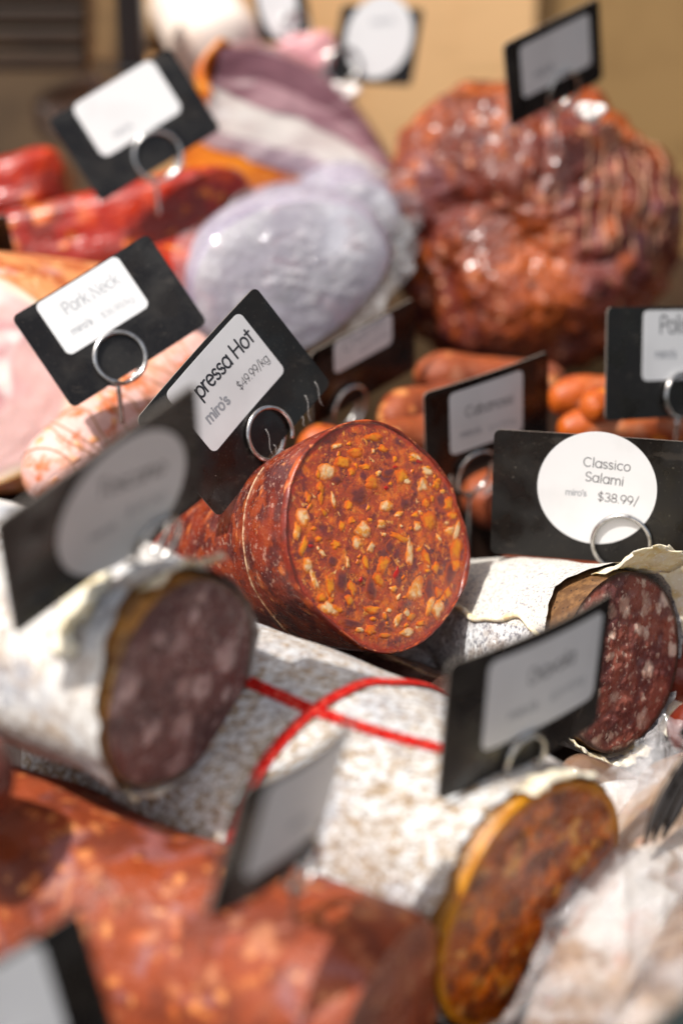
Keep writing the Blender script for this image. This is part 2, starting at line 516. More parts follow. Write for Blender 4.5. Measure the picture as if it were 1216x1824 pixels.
# clear plastic film
m, nt, bs = newmat('clear_film')
g = G(nt)
bs.inputs['Base Color'].default_value = h(228, 226, 226)
bs.inputs['Roughness'].default_value = .07
bs.inputs['Coat Weight'].default_value = 1.0
bs.inputs['Coat Roughness'].default_value = .04
bs.inputs['Specular IOR Level'].default_value = .9
g.put(bs.inputs['Alpha'], g.remap(g.noise(g.co(), 45, 3), .38, .68, .10, .38))
bn = g.n('ShaderNodeBump'); bn.inputs['Distance'].default_value = .001
g.put(bn.inputs['Height'], g.math('ADD', g.math('MULTIPLY', g.noise(g.co(), 60, 3), 3.0), g.math('MULTIPLY', g.noise(g.co(((1, 6, 1), (.3, .5, 0))), 300, 2), .6)))
g.put(bs.inputs['Normal'], bn.outputs[0])
MT['film'] = m
MT['packed'] = lay('packed_meat', h(166, 136, 108), [
    N(12, .44, .58, h(196, 190, 184), d=4, w=.02),
    N(18, .54, .64, h(122, 94, 70), d=4, w=.02),
    N(50, .55, .66, h(176, 120, 96), d=4, am=.6),
    N(70, .71, .74, h(204, 70, 44), d=2)], rough=.22, coat=.6, bump=[(36, 2.2, 3), (120, 1.0, 4)])
MT['packed_brown'] = lay('packed_brown', h(120, 92, 72), [
    N(26, .5, .62, h(150, 126, 104), d=3, st=((.3, 2.5, 1), (.3, .5, .7))),N(30, .42, .62, h(88, 66, 52), d=4), N(60, .56, .7, h(176, 150, 126), d=3)], rough=.2, coat=.5, bump=[(36, 2.4, 3), (120, 1.0, 4)])
m, nt, bs = newmat('case_glass')
bs.inputs['Base Color'].default_value = h(26, 44, 46)
bs.inputs['Roughness'].default_value = .08
bs.inputs['Alpha'].default_value = .75
MT['glass'] = m


# ------------------------------------------------------------------ sausages
def interp(tab, x):
    """Catmull-Rom through a table of (x, value)"""
    if x <= tab[0][0]: return tab[0][1]
    for i in range(len(tab) - 1):
        (a, va), (b, vb) = tab[i], tab[i + 1]
        if x <= b:
            t = (x - a) / max(1e-9, b - a)
            pa = tab[i - 1] if i > 0 else (2 * a - b, 2 * va - vb)
            pb = tab[i + 2] if i + 2 < len(tab) else (2 * b - a, 2 * vb - va)
            m0 = (vb - pa[1]) / max(1e-9, b - pa[0]) * (b - a)
            m1 = (pb[1] - va) / max(1e-9, pb[0] - a) * (b - a)
            return (2 * t ** 3 - 3 * t * t + 1) * va + (t ** 3 - 2 * t * t + t) * m0 + (-2 * t ** 3 + 3 * t * t) * vb + (t ** 3 - t * t) * m1
    return tab[-1][1]


class Saus:
    """A generalised cylinder from the cut end A to the far end B; normal n of the cut may be slanted."""
    def __init__(s, A, B, r, prof=None, n=None, lump=.03, lf=22.0, seed=1.0, bend=None, rth=None, ratio=1.0, up=None):
        s.A, s.B, s.r = A, B, r
        s.ax = (B - A).normalized()
        s.L = (B - A).length
        u = up or Vector((0, 0, 1))
        s.e2 = (u - s.ax * u.dot(s.ax)).normalized()
        s.e1 = s.e2.cross(-s.ax).normalized()        # seen from the cut end e1 points right
        s.n = (n or -s.ax).normalized()
        s.prof = prof or [(0, 1), (.8, 1), (1, .6)]
        s.lump, s.lf, s.seed, s.bend, s.rth, s.ratio = lump, lf, seed, bend, rth, ratio

    def S(s, t, th, off=0.0, f=1.0):
        rr = s.r * interp(s.prof, max(t, 0))
        if s.rth: rr *= 1 + (interp(s.rth, (math.degrees(th) % 360)) - 1) * max(0, 1 - max(t, 0) * 1.6)
        o = s.e1 * cos(th) * s.ratio + s.e2 * sin(th)
        base = s.A + s.ax * (s.L * t)
        if s.bend is not None: base = base + s.bend * (4 * max(t, 0) * (1 - t))
        k = (1 + s.lump * nz(base + o * s.r, s.lf, s.seed) * 1.6)
        v = o * (rr * k)
        dn = s.ax.dot(s.n)
        sh = -(v.dot(s.n)) / dn * (max(0.0, 1 - max(t, 0)) ** 2)
        return base + (v + s.ax * sh) * f + o * off


def body(s, name, mat, parent, t0=0.0, nu=60, nv=128, tend=None, edge=None, flare=None, off=0.0, cap=True):
    """Side surface; edge(th) gives where it starts along the axis, flare(th, w) lifts the torn edge."""
    V_ = []
    for i in range(nu + 1):
        w_ = i / nu
        for j in range(nv):
            th = 2 * pi * j / nv
            a = edge(th) if edge else t0
            t = a + (1 - a) * (1 - (1 - w_) ** 1.0)
            o = off + (flare(th, w_) if flare else 0)
            V_.append(s.S(t, th, o))
    F = gridf(nu + 1, nv, True)
    if cap:
        c = s.S(1, 0) * 0
        last = V_[-nv:]
        c = sum(last, Vector((0, 0, 0))) / nv + s.ax * s.r * .12
        V_.append(c)
        k = len(V_) - 1
        F += [(nu * nv + j, nu * nv + (j + 1) % nv, k) for j in range(nv)]
    return mesh(name, V_, F, mat, parent)


def cut(s, name, mat, parent, nr=44, nv=128, bumpy=.0008, dome=0.0, inset=.0):
    V_, at = [s.A + s.n * (dome + bumpy * nz(s.A, 60, s.seed))], [0.0]
    for k in range(1, nr + 1):
        f = k / nr
        for j in range(nv):
            th = 2 * pi * j / nv
            p = s.A + (s.S(0, th) - s.A) * (f * (1 - inset))
            e = min(1.0, (1 - f) * 12)
            p = p + s.n * (e * (bumpy * (nz(p, 90, s.seed) + .6 * nz(p, 260, s.seed)) + dome * (1 - f * f)))
            V_.append(p); at.append(f)
    F = [(0, 1 + j, 1 + (j + 1) % nv) for j in range(nv)] + gridf(nr, nv, True, 1, True)
    return mesh(name, V_, F, mat, parent, attrs={'rim': at})


def simple_sausage(name, A, B, r, mat, label, cat='sausage', group=None, prof=None, facemat=None, **k):
    prof = prof or [(0, .55), (.05, .8), (.14, 1), (.5, 1.03), (.88, 1), (.96, .8), (1, .5)]
    s = Saus(A, B, r, prof, **k)
    t = thing(name, A, label, cat, group)
    body(s, 'casing', mat, t, nu=40, nv=48)
    if facemat:
        cut(s, 'cut_face', facemat, t, nr=14, nv=48)
    else:                                            # rounded near end
        nv = 48
        c = s.A - s.ax * r * .18
        V_ = [c] + [s.A + (s.S(0, 2 * pi * j / nv) - s.A) * f - s.ax * r * .18 * (1 - f * f) for f in (.35, .7, 1.0) for j in range(nv)]
        mesh('end', V_, [(0, 1 + j, 1 + (j + 1) % nv) for j in range(nv)] + gridf(3, nv, True, 1, True), mat, t)
    return t, s


# ------------------------------------------------------------------ setting
CZ = ORG.z - 0.135
def box_v(x0, x1, y0, y1, z0, z1):
    v = [Vector((x, y, z)) for z in (z0, z1) for y in (y0, y1) for x in (x0, x1)]
    return v, [(0, 2, 3, 1), (4, 5, 7, 6), (0, 1, 5, 4), (2, 6, 7, 3), (0, 4, 6, 2), (1, 3, 7, 5)]


def box(name, x0, x1, y0, y1, z0, z1, mat, parent=None, kind=None):
    v, f = box_v(x0, x1, y0, y1, z0, z1)
    o = mesh(name, v, f, mat, parent, base=None if parent else Vector(((x0 + x1) / 2, y0, z0)), smooth=False)
    bv = o.modifiers.new('bevel', 'BEVEL'); bv.width = .002; bv.segments = 2
    if kind: o['kind'] = kind
    return o


ct = bpy.data.objects.new('counter', None); COL.objects.link(ct); ct.location = (0, 0, CZ); ct['kind'] = 'structure'
ct['label'] = 'dark display counter under the cured meats'
box('counter_top', -1.4, 1.4, -.62, .70, CZ - .04, CZ, MT['tray'], ct)
box('counter_step', -1.4, 1.4, .16, .695, CZ + .003, CZ + .065, MT['tray'], ct)
fl = mesh('floor', [(-6, -6, 0), (6, -6, 0), (6, 6, 0), (-6, 6, 0)], [(0, 1, 2, 3)], MT['wood_brown']); fl['kind'] = 'structure'

WY = .66
xr = PY(950, 200, WY).x
xl = PY(232, 100, WY).x
wl = bpy.data.objects.new('wall', None); COL.objects.link(wl); wl.location = (0, WY, CZ); wl['kind'] = 'structure'
wl['label'] = 'wooden back wall of the display'
box('plank', xl, xr - .001, WY, WY + .03, CZ - .03, 1.9, MT['wood_light'], wl)
box('plank', xr + .001, 1.5, WY + .012, WY + .042, CZ - .03, 1.9, MT['wood_olive'], wl)
box('plank', -1.5, xl - .002, WY + .012, WY + .042, CZ - .03, 1.9, MT['wood_brown'], wl)

# dark crate on the upper left, black post beside it
def cbox(px0, py0, px1, py1, y, dep):
    a, b = PY(px0, py1, y), PY(px1, py0, y)
    return a.x, b.x, y, y + dep, a.z, b.z
cr = thing('slatted_crate', PY(90, 120, .50), 'dark slatted crate with a tan side at the upper left', 'crate')
for i, (y0, y1, mt) in enumerate(((-40, 8, 'crate'), (14, 44, 'crate'), (52, 82, 'crate'), (90, 126, 'crate'))):
    box('slat', *cbox(-90, y0, 150, y1, .50, .02), MT[mt], cr)
box('side_panel', *cbox(152, -60, 208, 110, .505, .02), MT['crate_tan'], cr)
box('back_panel', *cbox(-90, -60, 150, 128, .53, .02), MT['crate_tan'], cr)
pst = thing('black_post', PY(226, 130, .46), 'black upright post behind the white card at upper left', 'post')
box('post_shaft', *cbox(212, -80, 246, 118, .46, .03), MT['black'], pst)
box('post_foot', *cbox(206, 118, 252, 132, .455, .04), MT['black'], pst)


# ------------------------------------------------------------------ price cards
def arc(cx, cy, rx, ry, a0, a1, n=12):
    return [(cx + rx * cos(R_(a0 + (a1 - a0) * i / n)), cy + ry * sin(R_(a0 + (a1 - a0) * i / n))) for i in range(n + 1)]


X = .25
def bowl(cx=.25): return arc(cx, .25, .22, .25, 0, 360, 20)
GL = {
    'o': (.54, [bowl(.27)]), 'a': (.56, [bowl(.26), [(.48, .5), (.48, 0)]]),
    'p': (.56, [bowl(.30), [(.08, .5), (.08, -.22)]]), 'b': (.56, [bowl(.30), [(.08, .74), (.08, 0)]]),
    'r': (.36, [[(.08, .5), (.08, 0)], arc(.27, .27, .19, .22, 180, 75, 8)]),
    'e': (.53, [[(.05, .26), (.48, .26)] + arc(.265, .25, .215, .25, 0, 310, 18)]),
    's': (.42, [arc(.2, .37, .14, .125, 30, 270, 10) + arc(.2, .122, .155, .122, 90, -150, 10)]),
    'H': (.68, [[(.08, .7), (.08, 0)], [(.58, .7), (.58, 0)], [(.08, .36), (.58, .36)]]),
    't': (.36, [[(.17, .66), (.17, 0)], [(.02, .5), (.33, .5)]]),
    'k': (.5, [[(.08, .74), (.08, 0)], [(.42, .5), (.08, .2)], [(.2, .3), (.45, 0)]]),
    'g': (.56, [bowl(.26), [(.48, .5), (.48, -.04)] + arc(.27, -.03, .21, .19, 0, -150, 8)]),
    'l': (.22, [[(.1, .74), (.1, 0)]]), 'i': (.22, [[(.1, .5), (.1, 0)], [(.1, .66), (.1, .68)]]),
    'c': (.5, [arc(.27, .25, .22, .25, 50, 310, 16)]), 'n': (.54, [[(.08, .5), (.08, 0)], arc(.27, .28, .19, .22, 180, 0, 10) + [(.46, 0)]]),
    'm': (.82, [[(.08, .5), (.08, 0)], arc(.25, .3, .17, .2, 180, 0, 8) + [(.42, 0)], arc(.58, .3, .16, .2, 180, 0, 8) + [(.74, 0)]]),
    'v': (.48, [[(.03, .5), (.24, 0), (.45, .5)]]),
    'C': (.68, [arc(.36, .35, .3, .35, 48, 312, 18)]), 'S': (.55, [arc(.27, .52, .19, .18, 30, 270, 12) + arc(.27, .17, .21, .17, 90, -150, 12)]),
    'P': (.55, [[(.08, 0), (.08, .7), (.28, .7)] + arc(.28, .51, .2, .19, 90, -90, 10) + [(.08, .32)]]),
    'N': (.7, [[(.08, 0), (.08, .7), (.6, 0), (.6, .7)]]), 'T': (.56, [[(.02, .7), (.54, .7)], [(.28, .7), (.28, 0)]]),
    'D': (.68, [[(.08, 0), (.08, .7), (.28, .7)] + arc(.28, .35, .32, .35, 90, -90, 14) + [(.08, 0)]]),
    '$': (.56, [arc(.28, .5, .18, .16, 30, 270, 12) + arc(.28, .18, .2, .16, 90, -150, 12), [(.28, .78), (.28, -.1)]]),
    '4': (.54, [[(.4, 0), (.4, .7), (.04, .2), (.52, .2)]]), '9': (.54, [arc(.27, .47, .21, .23, 0, 360, 18), [(.48, .47), (.43, .25), (.26, 0)]]),
    '3': (.52, [arc(.25, .52, .18, .18, 150, -90, 10) + arc(.25, .17, .21, .17, 90, -150, 10)]),
    '8': (.54, [arc(.27, .52, .17, .18, 0, 360, 16), arc(.27, .17, .21, .17, 0, 360, 16)]),
    '1': (.36, [[(.04, .58), (.2, .7), (.2, 0)]]), '5': (.52, [[(.44, .7), (.12, .7), (.09, .4)] + arc(.25, .22, .2, .22, 120, -150, 12)]),
    'h': (.54, [[(.08, .74), (.08, 0)], arc(.27, .28, .19, .22, 180, 0, 10) + [(.46, 0)]]), 'z': (.46, [[(.05, .5), (.4, .5), (.05, 0), (.42, 0)]]),
    '2': (.52, [arc(.26, .5, .2, .2, 165, -30, 10) + [(.05, 0), (.48, 0)]]), '6': (.54, [arc(.27, .22, .21, .22, 0, 360, 18), [(.06, .22), (.12, .45), (.3, .7)]]),
    '.': (.2, [[(.09, 0), (.09, .02)]]), '/': (.42, [[(.06, -.1), (.36, .76)]]), "'": (.16, [[(.08, .74), (.08, .58)]]), ' ': (.28, []),
}


def ribbon(path, wd):
    """2-D stroke with round caps -> polygons"""
    V_, F = [], []
    n = len(path)
    closed = (abs(path[0][0] - path[-1][0]) + abs(path[0][1] - path[-1][1])) < 1e-6
    for i, (x, y) in enumerate(path):
        if closed:
            a, b = path[(i - 1) % (n - 1)], path[(i + 1) % (n - 1)]
        else:
            a, b = path[max(i - 1, 0)], path[min(i + 1, n - 1)]
        dx, dy = b[0] - a[0], b[1] - a[1]
        l = sqrt(dx * dx + dy * dy) or 1
        k = 1.0
        if 0 < i < n - 1:
            d1 = (x - a[0], y - a[1]); l1 = sqrt(d1[0] ** 2 + d1[1] ** 2) or 1
            k = 1 / max(.45, abs((d1[0] * dx + d1[1] * dy) / (l1 * l)))
        nx, ny = -dy / l * wd / 2 * k, dx / l * wd / 2 * k
        V_ += [(x + nx, y + ny), (x - nx, y - ny)]
        if i: F.append((2 * i - 2, 2 * i - 1, 2 * i + 1, 2 * i))
    if not closed:
        for i, s in ((0, -1), (n - 1, 1)):
            x, y = path[i]
            a = path[1] if i == 0 else path[n - 2]
            th = math.atan2(y - a[1], x - a[0])
            k = len(V_)
            V_ += [(x + wd / 2 * cos(th + q), y + wd / 2 * sin(th + q)) for q in [(-.5 + j / 6) * pi for j in range(7)]]
            F.append(tuple(range(k, k + 7)))
    return V_, F


class Card:
    def __init__(s, name, tl, tr, bl, d, aspect, label, du=.03, dv=.02, bend=0.0, force=False, group='black price cards stuck in the meats'):
        T = P(*tl, d)
        a, b = du, dv
        def res(a, b):
            u = P(*tr, d + a) - T; v = P(*bl, d + b) - T
            return u.dot(v) / (u.length * v.length), math.log(u.length / v.length / aspect)
        ok = False
        for _ in range(60):
            r0 = res(a, b)
            if abs(r0[0]) + abs(r0[1]) < 1e-6: ok = True; break
            e = 1e-5
            ra, rb = res(a + e, b), res(a, b + e)
            j = [[(ra[0] - r0[0]) / e, (rb[0] - r0[0]) / e], [(ra[1] - r0[1]) / e, (rb[1] - r0[1]) / e]]
            dt = j[0][0] * j[1][1] - j[0][1] * j[1][0]
            if abs(dt) < 1e-9: break
            da = -(r0[0] * j[1][1] - j[0][1] * r0[1]) / dt
            db = -(j[0][0] * r0[1] - r0[0] * j[1][0]) / dt
            m_ = max(abs(da), abs(db), .01) / .01
            a += da / m_; b += db / m_
            if abs(a) > .12 or abs(b) > .12: break
        if not ok or force: a, b = du, dv
        s.ok, s.a, s.b = ok, a, b
        u = P(*tr, d + a) - T; v = P(*bl, d + b) - T
        s.T, s.W, s.H = T, u.length, v.length
        s.ux, s.vx = u.normalized(), v.normalized()
        s.n = s.vx.cross(s.ux).normalized()
        if s.n.dot(CAM - T) < 0: s.n = -s.n
        s.bend, s.d = bend, d
        print('CARD', name, 'ok' if ok else 'FALLBACK', 'W %.3f H %.3f a %.3f b %.3f lit %.2f dot %.2f' % (s.W, s.H, a, b, s.n.dot(TOSUN), s.ux.dot(s.vx)))
        base = s.M(s.W / 2, s.H, 0)
        s.root = thing('price_card', base, label, 'price card', group)
        s.plate('card', s.rrect(0, s.W, 0, s.H, .0035), MT['card'], s.root, -.0008, 0.0, edge=MT['card_edge'])

    def M(s, u, v, off):
        q = 2 * u / s.W - 1
        return s.T + s.ux * u + s.vx * v + s.n * (off + s.bend * (q * q - .33))

    def uv(s, px, py):
        r = P(px, py, 1.0) - CAM
        k = (s.T - CAM).dot(s.n) / r.dot(s.n)
        p = CAM + r * k - s.T
        return p.dot(s.ux), p.dot(s.vx)

    @staticmethod
    def rrect(u0, u1, v0, v1, r):
        us = [u0 + r * (1 - cos(pi / 2 * i / 6)) for i in range(7)]
        us += [u0 + r + (u1 - u0 - 2 * r) * i / 12 for i in range(1, 12)]
        us += [u1 - r * (1 - cos(pi / 2 * i / 6)) for i in range(6, -1, -1)]
        out = []
        for u in us:
            e = min(u - u0, u1 - u)
            k = r - sqrt(max(0, r * r - (r - e) ** 2)) if e < r else 0
            out.append((u, v0 + k, v1 - k))
        return out

    @staticmethod
    def oval(cu, cv, ru, rv):
        out = []
        for i in range(41):
            a = pi * i / 40
            out.append((cu - ru * cos(a), cv - rv * sin(a) - 1e-6, cv + rv * sin(a) + 1e-6))
        return out

    def plate(s, name, cols, mat, parent, z0, z1, edge=None, nv=6):
        V_, F, mi = [], [], []
        nc = len(cols)
        for z in (z1, z0):
            for (u, a, b) in cols:
                for k in range(nv):
                    V_.append(s.M(u, a + (b - a) * k / (nv - 1), z))
        q = nc * nv
        for i in range(nc - 1):
            for k in range(nv - 1):
                a = i * nv + k
                F.append((a, a + 1, a + nv + 1, a + nv)); mi.append(0)
                F.append((q + a, q + a + nv, q + a + nv + 1, q + a + 1)); mi.append(0)
        ring = [i * nv for i in range(nc)] + [(nc - 1) * nv + k for k in range(1, nv)] + [i * nv + nv - 1 for i in range(nc - 2, -1, -1)] + [k for k in range(nv - 2, 0, -1)]
        for i in range(len(ring)):
            a, b = ring[i], ring[(i + 1) % len(ring)]
            F.append((a, b, b + q, a + q)); mi.append(1)
        return mesh(name, V_, F, None, parent, smooth=False, mats=[mat, edge or mat], mi=mi)

    def label_rect(s, p0, p1, r=.0035):
        """p0, p1: photo pixels of the label's upper left and lower right corner"""
        a, b = s.uv(*p0), s.uv(*p1)
        s.lab = s.plate('label_sticker', s.rrect(a[0], b[0], a[1], b[1], r), MT['paper'], s.root, .00005, .00025)
        s.box = (a[0], b[0], a[1], b[1])

    def label_oval(s, c, ru, rv):
        a = s.uv(*c)
        s.lab = s.plate('label_sticker', s.oval(a[0], a[1], ru, rv), MT['paper'], s.root, .00005, .00025)
        s.box = (a[0] - ru, a[0] + ru, a[1] - rv, a[1] + rv)

    def text(s, t, p0, p1, wd=.085, mat='ink', frac=False, tall=1.0, rot=0.0):
        """baseline runs from p0 to p1 (photo pixels, or fractions of the label)"""
        if frac:
            f = lambda q: (s.box[0] + (s.box[1] - s.box[0]) * q[0], s.box[2] + (s.box[3] - s.box[2]) * q[1])
            a, b = f(p0), f(p1)
        else:
            a, b = s.uv(*p0), s.uv(*p1)
        tot = sum(GL[c][0] for c in t)
        du, dv = b[0] - a[0], b[1] - a[1]
        ln = sqrt(du * du + dv * dv)
        k = ln / tot
        cu, cv = du / ln, dv / ln
        V_, F, x = [], [], 0.0
        for ch in t:
            adv, strokes = GL[ch]
            for st in strokes:
                vs, fs = ribbon([(x + q[0], q[1] * tall) for q in st], wd)
                o = len(V_)
                for (gx, gy) in vs:
                    uu = a[0] + (gx * cu + gy * cv) * k
                    vv = a[1] + (gx * cv - gy * cu) * k
                    V_.append(s.M(uu, vv, .0003 + .000002 * (len(V_) % 3)))
                F += [tuple(i + o for i in f) for f in fs]
            x += adv
        mesh('lettering', V_, F, MT[mat], s.lab, smooth=False)

    def clip(s, c, rpx, label, stem=.05, wire=.00128, start=60, tilt=0.0):
        """spring ring that grips the card, with a straight pin into the meat"""
        cu, cv = s.uv(*c)
        r = M(rpx, s.d)
        dn = Vector((0, 0, -1))
        pd = Vector((dn.dot(s.ux), dn.dot(s.vx)))
        a0 = math.atan2(pd.y, pd.x)
        pts = []
        o1, o2 = .0003 + wire * 1.15, -.0008 - wire * 1.15
        n = 96
        tot = 2 * pi * 2 - R_(start)
        for i in range(n + 1):
            ph = R_(start) + tot * i / n            # measured from straight down, counter-clockwise in the picture
            x = ph - 2 * pi
            k = max(0.0, min(1.0, (x + .35) / .7))
            k = k * k * (3 - 2 * k)
            z = o1 + (o2 - o1) * k
            an = a0 - ph
            sh = -.0022 * k
            pts.append(s.M(cu + sh + r * cos(an), cv + sh * .4 + r * sin(an), z))
        e = pts[-1]
        for i in range(1, 9):
            pts.append(e + (Vector((0, 0, -1)) * .9 + s.vx * .1).normalized() * (stem * i / 8))
        t = thing('card_pin', pts[-1], label, 'card pin', 'steel ring pins holding the price cards')
        k = n + 1
        tube('ring', pts[:k], wire, MT['steel'], t, n=10)
        tube('stem', pts[k - 1:], wire * .98, MT['steel'], t, n=8)
        return t


CARDS = {}
def card(key, *a, **k):
    CARDS[key] = Card('price_card', *a, **k)
    return CARDS[key]



c = card('hot', (240, 748), (452, 510), (388, 922), .868, 1.45, 'tilted card reading pressa Hot above the large cut spicy salami', du=.015, dv=.012, bend=.002)
c.label_rect((293, 703), (508, 660))
c.text('pressa Hot', (358, 712), (454, 604), wd=.12, tall=1.2)
c.text('$49.99/kg', (429, 696), (480, 641), wd=.075, tall=1.2)
c.text("miro's", (374, 756), (412, 715), wd=.17, mat='ink_grey', tall=1.1)
c.clip((479, 773), 50, 'steel ring pin with a free wire end, gripping the pressa Hot card', stem=.03, start=66)
for (x0, y0, x1, y1) in ((472, 764, 486, 812), (486, 792, 495, 812), (540, 704, 552, 752), (556, 680, 572, 724), (535, 742, 542, 760), (500, 800, 508, 812)):
    q0, q1 = c.uv(x0, y0), c.uv(x1, y1)
    pts = [c.M(q0[0] + (q1[0] - q0[0]) * i / 6 + .0006 * sin(i * 1.1), q0[1] + (q1[1] - q0[1]) * i / 6, .0012 + .0004 * sin(i)) for i in range(7)]
    tube('fibre', pts, .0001, MT['fibre'], c.root, n=5)

c = card('classico', (880, 764), (1268, 790), (873, 985), .925, 1.62, 'upright card with white disc reading Classico Salami', du=-.008, dv=.015, bend=.0012)
c.label_oval((1062, 870), M(107, .912), M(106, .912))
c.text('Classico', (1037, 830), (1122, 840), wd=.07)
c.text('Salami', (1040, 856), (1110, 866), wd=.07)
c.text('$38.99/', (1062, 891), (1136, 901), wd=.07)
c.text("miro's", (1006, 881), (1044, 884), wd=.13, mat='ink_grey')
c.clip((1106, 966), 51, 'steel ring pin gripping the Classico Salami card', start=20, stem=.03)

c = card('cab', (756, 702), (978, 627), (761, 862), .985, 1.5, 'shaded card reading Cabanossi behind the cut spicy salami', du=.04, dv=.02, bend=-.0015)
c.label_rect((799, 702), (930, 766))
c.text('Cabanossi', (827, 743), (913, 716), wd=.075, tall=1.25)
c.text('$34.99/kg', (868, 768), (917, 752), wd=.06, tall=1.2, mat='ink_grey')
c.text("miro's", (818, 780), (855, 769), wd=.14, mat='ink_grey')
c.clip((848, 842), 46, 'steel ring pin gripping the Cabanossi card', start=20)

c = card('neck', (20, 566), (262, 417), (130, 728), .945, 1.5, 'tilted sunlit card reading Pork Neck in the pale ham', du=.01, dv=.02, bend=.002)
c.label_rect((61, 544), (268, 544))
c.text('Pork Neck', (119, 561), (216, 503), wd=.08, mat='ink_grey', tall=1.2)
c.text('$36.99/kg', (184, 568), (241, 535), wd=.06, mat='ink_grey')
c.text("miro's", (131, 597), (167, 575), wd=.12, mat='ink_grey')
c.clip((214, 637), 46, 'steel ring pin gripping the Pork Neck card', start=15, stem=.022)

c = card('speck', (86, 214), (302, 84), (180, 361), 1.10, 1.5, 'tilted card with a bare looking bright white label, at upper left', du=.01, dv=.02)
c.label_rect((126, 190), (327, 196), r=.005)
c.text("miro's", (205, 246), (238, 226), wd=.12, mat='ink_grey')
c.clip((281, 278), 43, 'steel ring pin gripping the bright white card at upper left', start=15, stem=.022)

c = card('tosc', (-10, 932), (349, 682), (28, 1132), .635, 1.42, 'large blurred shaded card with grey disc reading Toscano at left', du=.05, dv=.02)
c.label_oval((219, 897), c.W * .335, c.H * .50)
c.text('Toscano', (169, 890), (292, 842), wd=.085, tall=1.2)
c.text('$41.99/', (222, 922), (297, 888), wd=.07, mat='ink_grey')
c.text("miro's", (160, 965), (205, 940), wd=.13, mat='ink_grey')
c.clip((276, 962), 60, 'steel ring pin gripping the shaded Toscano card', start=20, stem=.05)

c = card('mid', (552, 630), (738, 530), (556, 760), 1.03, 1.5, 'shaded card with tan tinted label in front of the grey vacuum bag', du=.04, dv=.02)
c.label_rect((596, 620), (710, 637))
c.text('Chorizo', (618, 640), (692, 602), wd=.08, mat='ink_grey')
c.text('$35.99/kg', (650, 646), (700, 620), wd=.07, mat='ink_grey')
c.clip((640, 732), 40, 'steel ring pin gripping the card in front of the grey bag', start=20)

c = card('polish', (1081, 547), (1300, 545), (1077, 750), .985, 1.5, 'card cut off by the right edge, reading Polish', du=.004, dv=.02)
c.label_rect((1145, 553), (1262, 674))
c.text('Polish', (1173, 594), (1240, 592), wd=.085, tall=1.2)
c.text("miro's", (1165, 638), (1203, 637), wd=.13, mat='ink_grey')
c.clip((1211, 705), 42, 'steel ring pin gripping the Polish card at the right edge', start=20)

c = card('roast', (896, 80), (1066, -4), (908, 227), 1.10, 1.45, 'shaded card with grey label standing on top of the roast', du=.04, dv=.02)
c.label_rect((924, 84), (1052, 114))
c.text("miro's", (950, 140), (985, 122), wd=.13, mat='ink_grey')
c.clip((1000, 163), 38, 'steel ring pin gripping the card on top of the roast', start=20, stem=.04)

c = card('oval', (610, 8), (754, 16), (588, 146), 1.28, 1.2, 'dark card with pale blue oval label against the tan wall', du=.012, dv=.004, force=True)
c.label_oval((682, 78), c.W * .41, c.H * .54)
c.text("miro's", (665, 55), (705, 56), wd=.12, mat='ink_grey')
c.clip((625, 122), 30, 'steel ring pin gripping the card with the oval label', start=20, stem=.04)

c = card('top', (440, -78), (536, -70), (464, 74), 1.30, 1.1, 'dark card cut off by the top edge above the bacon slab', du=.012, dv=.004, force=True)
c.label_oval((482, 0), c.W * .36, c.H * .42)
c.clip((508, 38), 24, 'steel ring pin gripping the card cut off by the top edge', start=20, stem=.04)

c = card('diav', (806, 1186), (1099, 1059), (786, 1432), .685, 1.45, 'curved shaded card reading Diavola in the string tied white salami', du=.05, dv=.02, bend=-.0035)
c.label_rect((871, 1180), (1059, 1243), r=.004)
c.text('Diavola', (936, 1218), (1021, 1177), wd=.085, tall=1.2)
c.text('$39.99/kg', (975, 1248), (1041, 1214), wd=.07, mat='ink_grey', tall=1.1)
c.text("miro's", (901, 1282), (952, 1259), wd=.12, mat='ink_grey')
c.clip((926, 1346), 50, 'steel ring pin gripping the curved Diavola card', start=20, stem=.03)

c = card('front', (446, 1408), (646, 1276), (384, 1648), .592, 1.4, 'greyish bent card in the foreground before the red string cross', du=.07, dv=.01, bend=-.005)
c.label_rect((480, 1396), (596, 1452), r=.004)
c.text("miro's", (505, 1480), (545, 1456), wd=.1, mat='ink_grey')
c.clip((545, 1545), 55, 'steel ring pin gripping the greyish foreground card', start=20, stem=.03)

c = card('corner', (-190, 1816), (142, 1620), (-112, 2050), .55, 1.5, 'black edged card cut off by the lower left corner', du=.04, dv=.02)
c.label_rect((-150, 1806), (122, 1842), r=.004)
c.clip((40, 1890), 50, 'steel ring pin gripping the card at the lower left corner', start=20, stem=.03)

c = card('sliver', (-190, 470), (12, 380), (-160, 560), 1.08, 1.45, 'sliver of a dark card at the left edge by the red sausages', du=.02, dv=.02)
c.clip((-70, 540), 40, 'steel ring pin of the card at the left edge', start=20, stem=.03)

# ------------------------------------------------------------------ the sharp spicy salami
A0, B0 = P(677, 955, .885), P(296, 1004, 1.035)
rth = [(0, .97), (8, .99), (40, .93), (76, .99), (120, 1.03), (145, 1.03), (180, 1.0), (214, .95), (250, 1.0), (299, 1.01), (330, 1.03), (360, .97)]
hot = Saus(A0, B0, M(204, .885), [(0, 1), (.12, .985), (.3, .88), (.5, .74), (.7, .60), (.85, .46), (.95, .34), (1, .22)], lump=.03, lf=22, seed=2, rth=rth)
t = thing('spicy_salami', A0, 'large cut spicy red salami with orange fat, in sharp focus at the centre', 'salami', None)
body(hot, 'casing', MT['hot_casing'], t, nu=110, nv=200, off=.0004)
FB = .0005
cut(hot, 'cut_face', MT['hot_face'], t, nr=90, nv=220, bumpy=FB, dome=.0012)
face_o = [o for o in t.children if o.name.startswith('cut_face')][0]
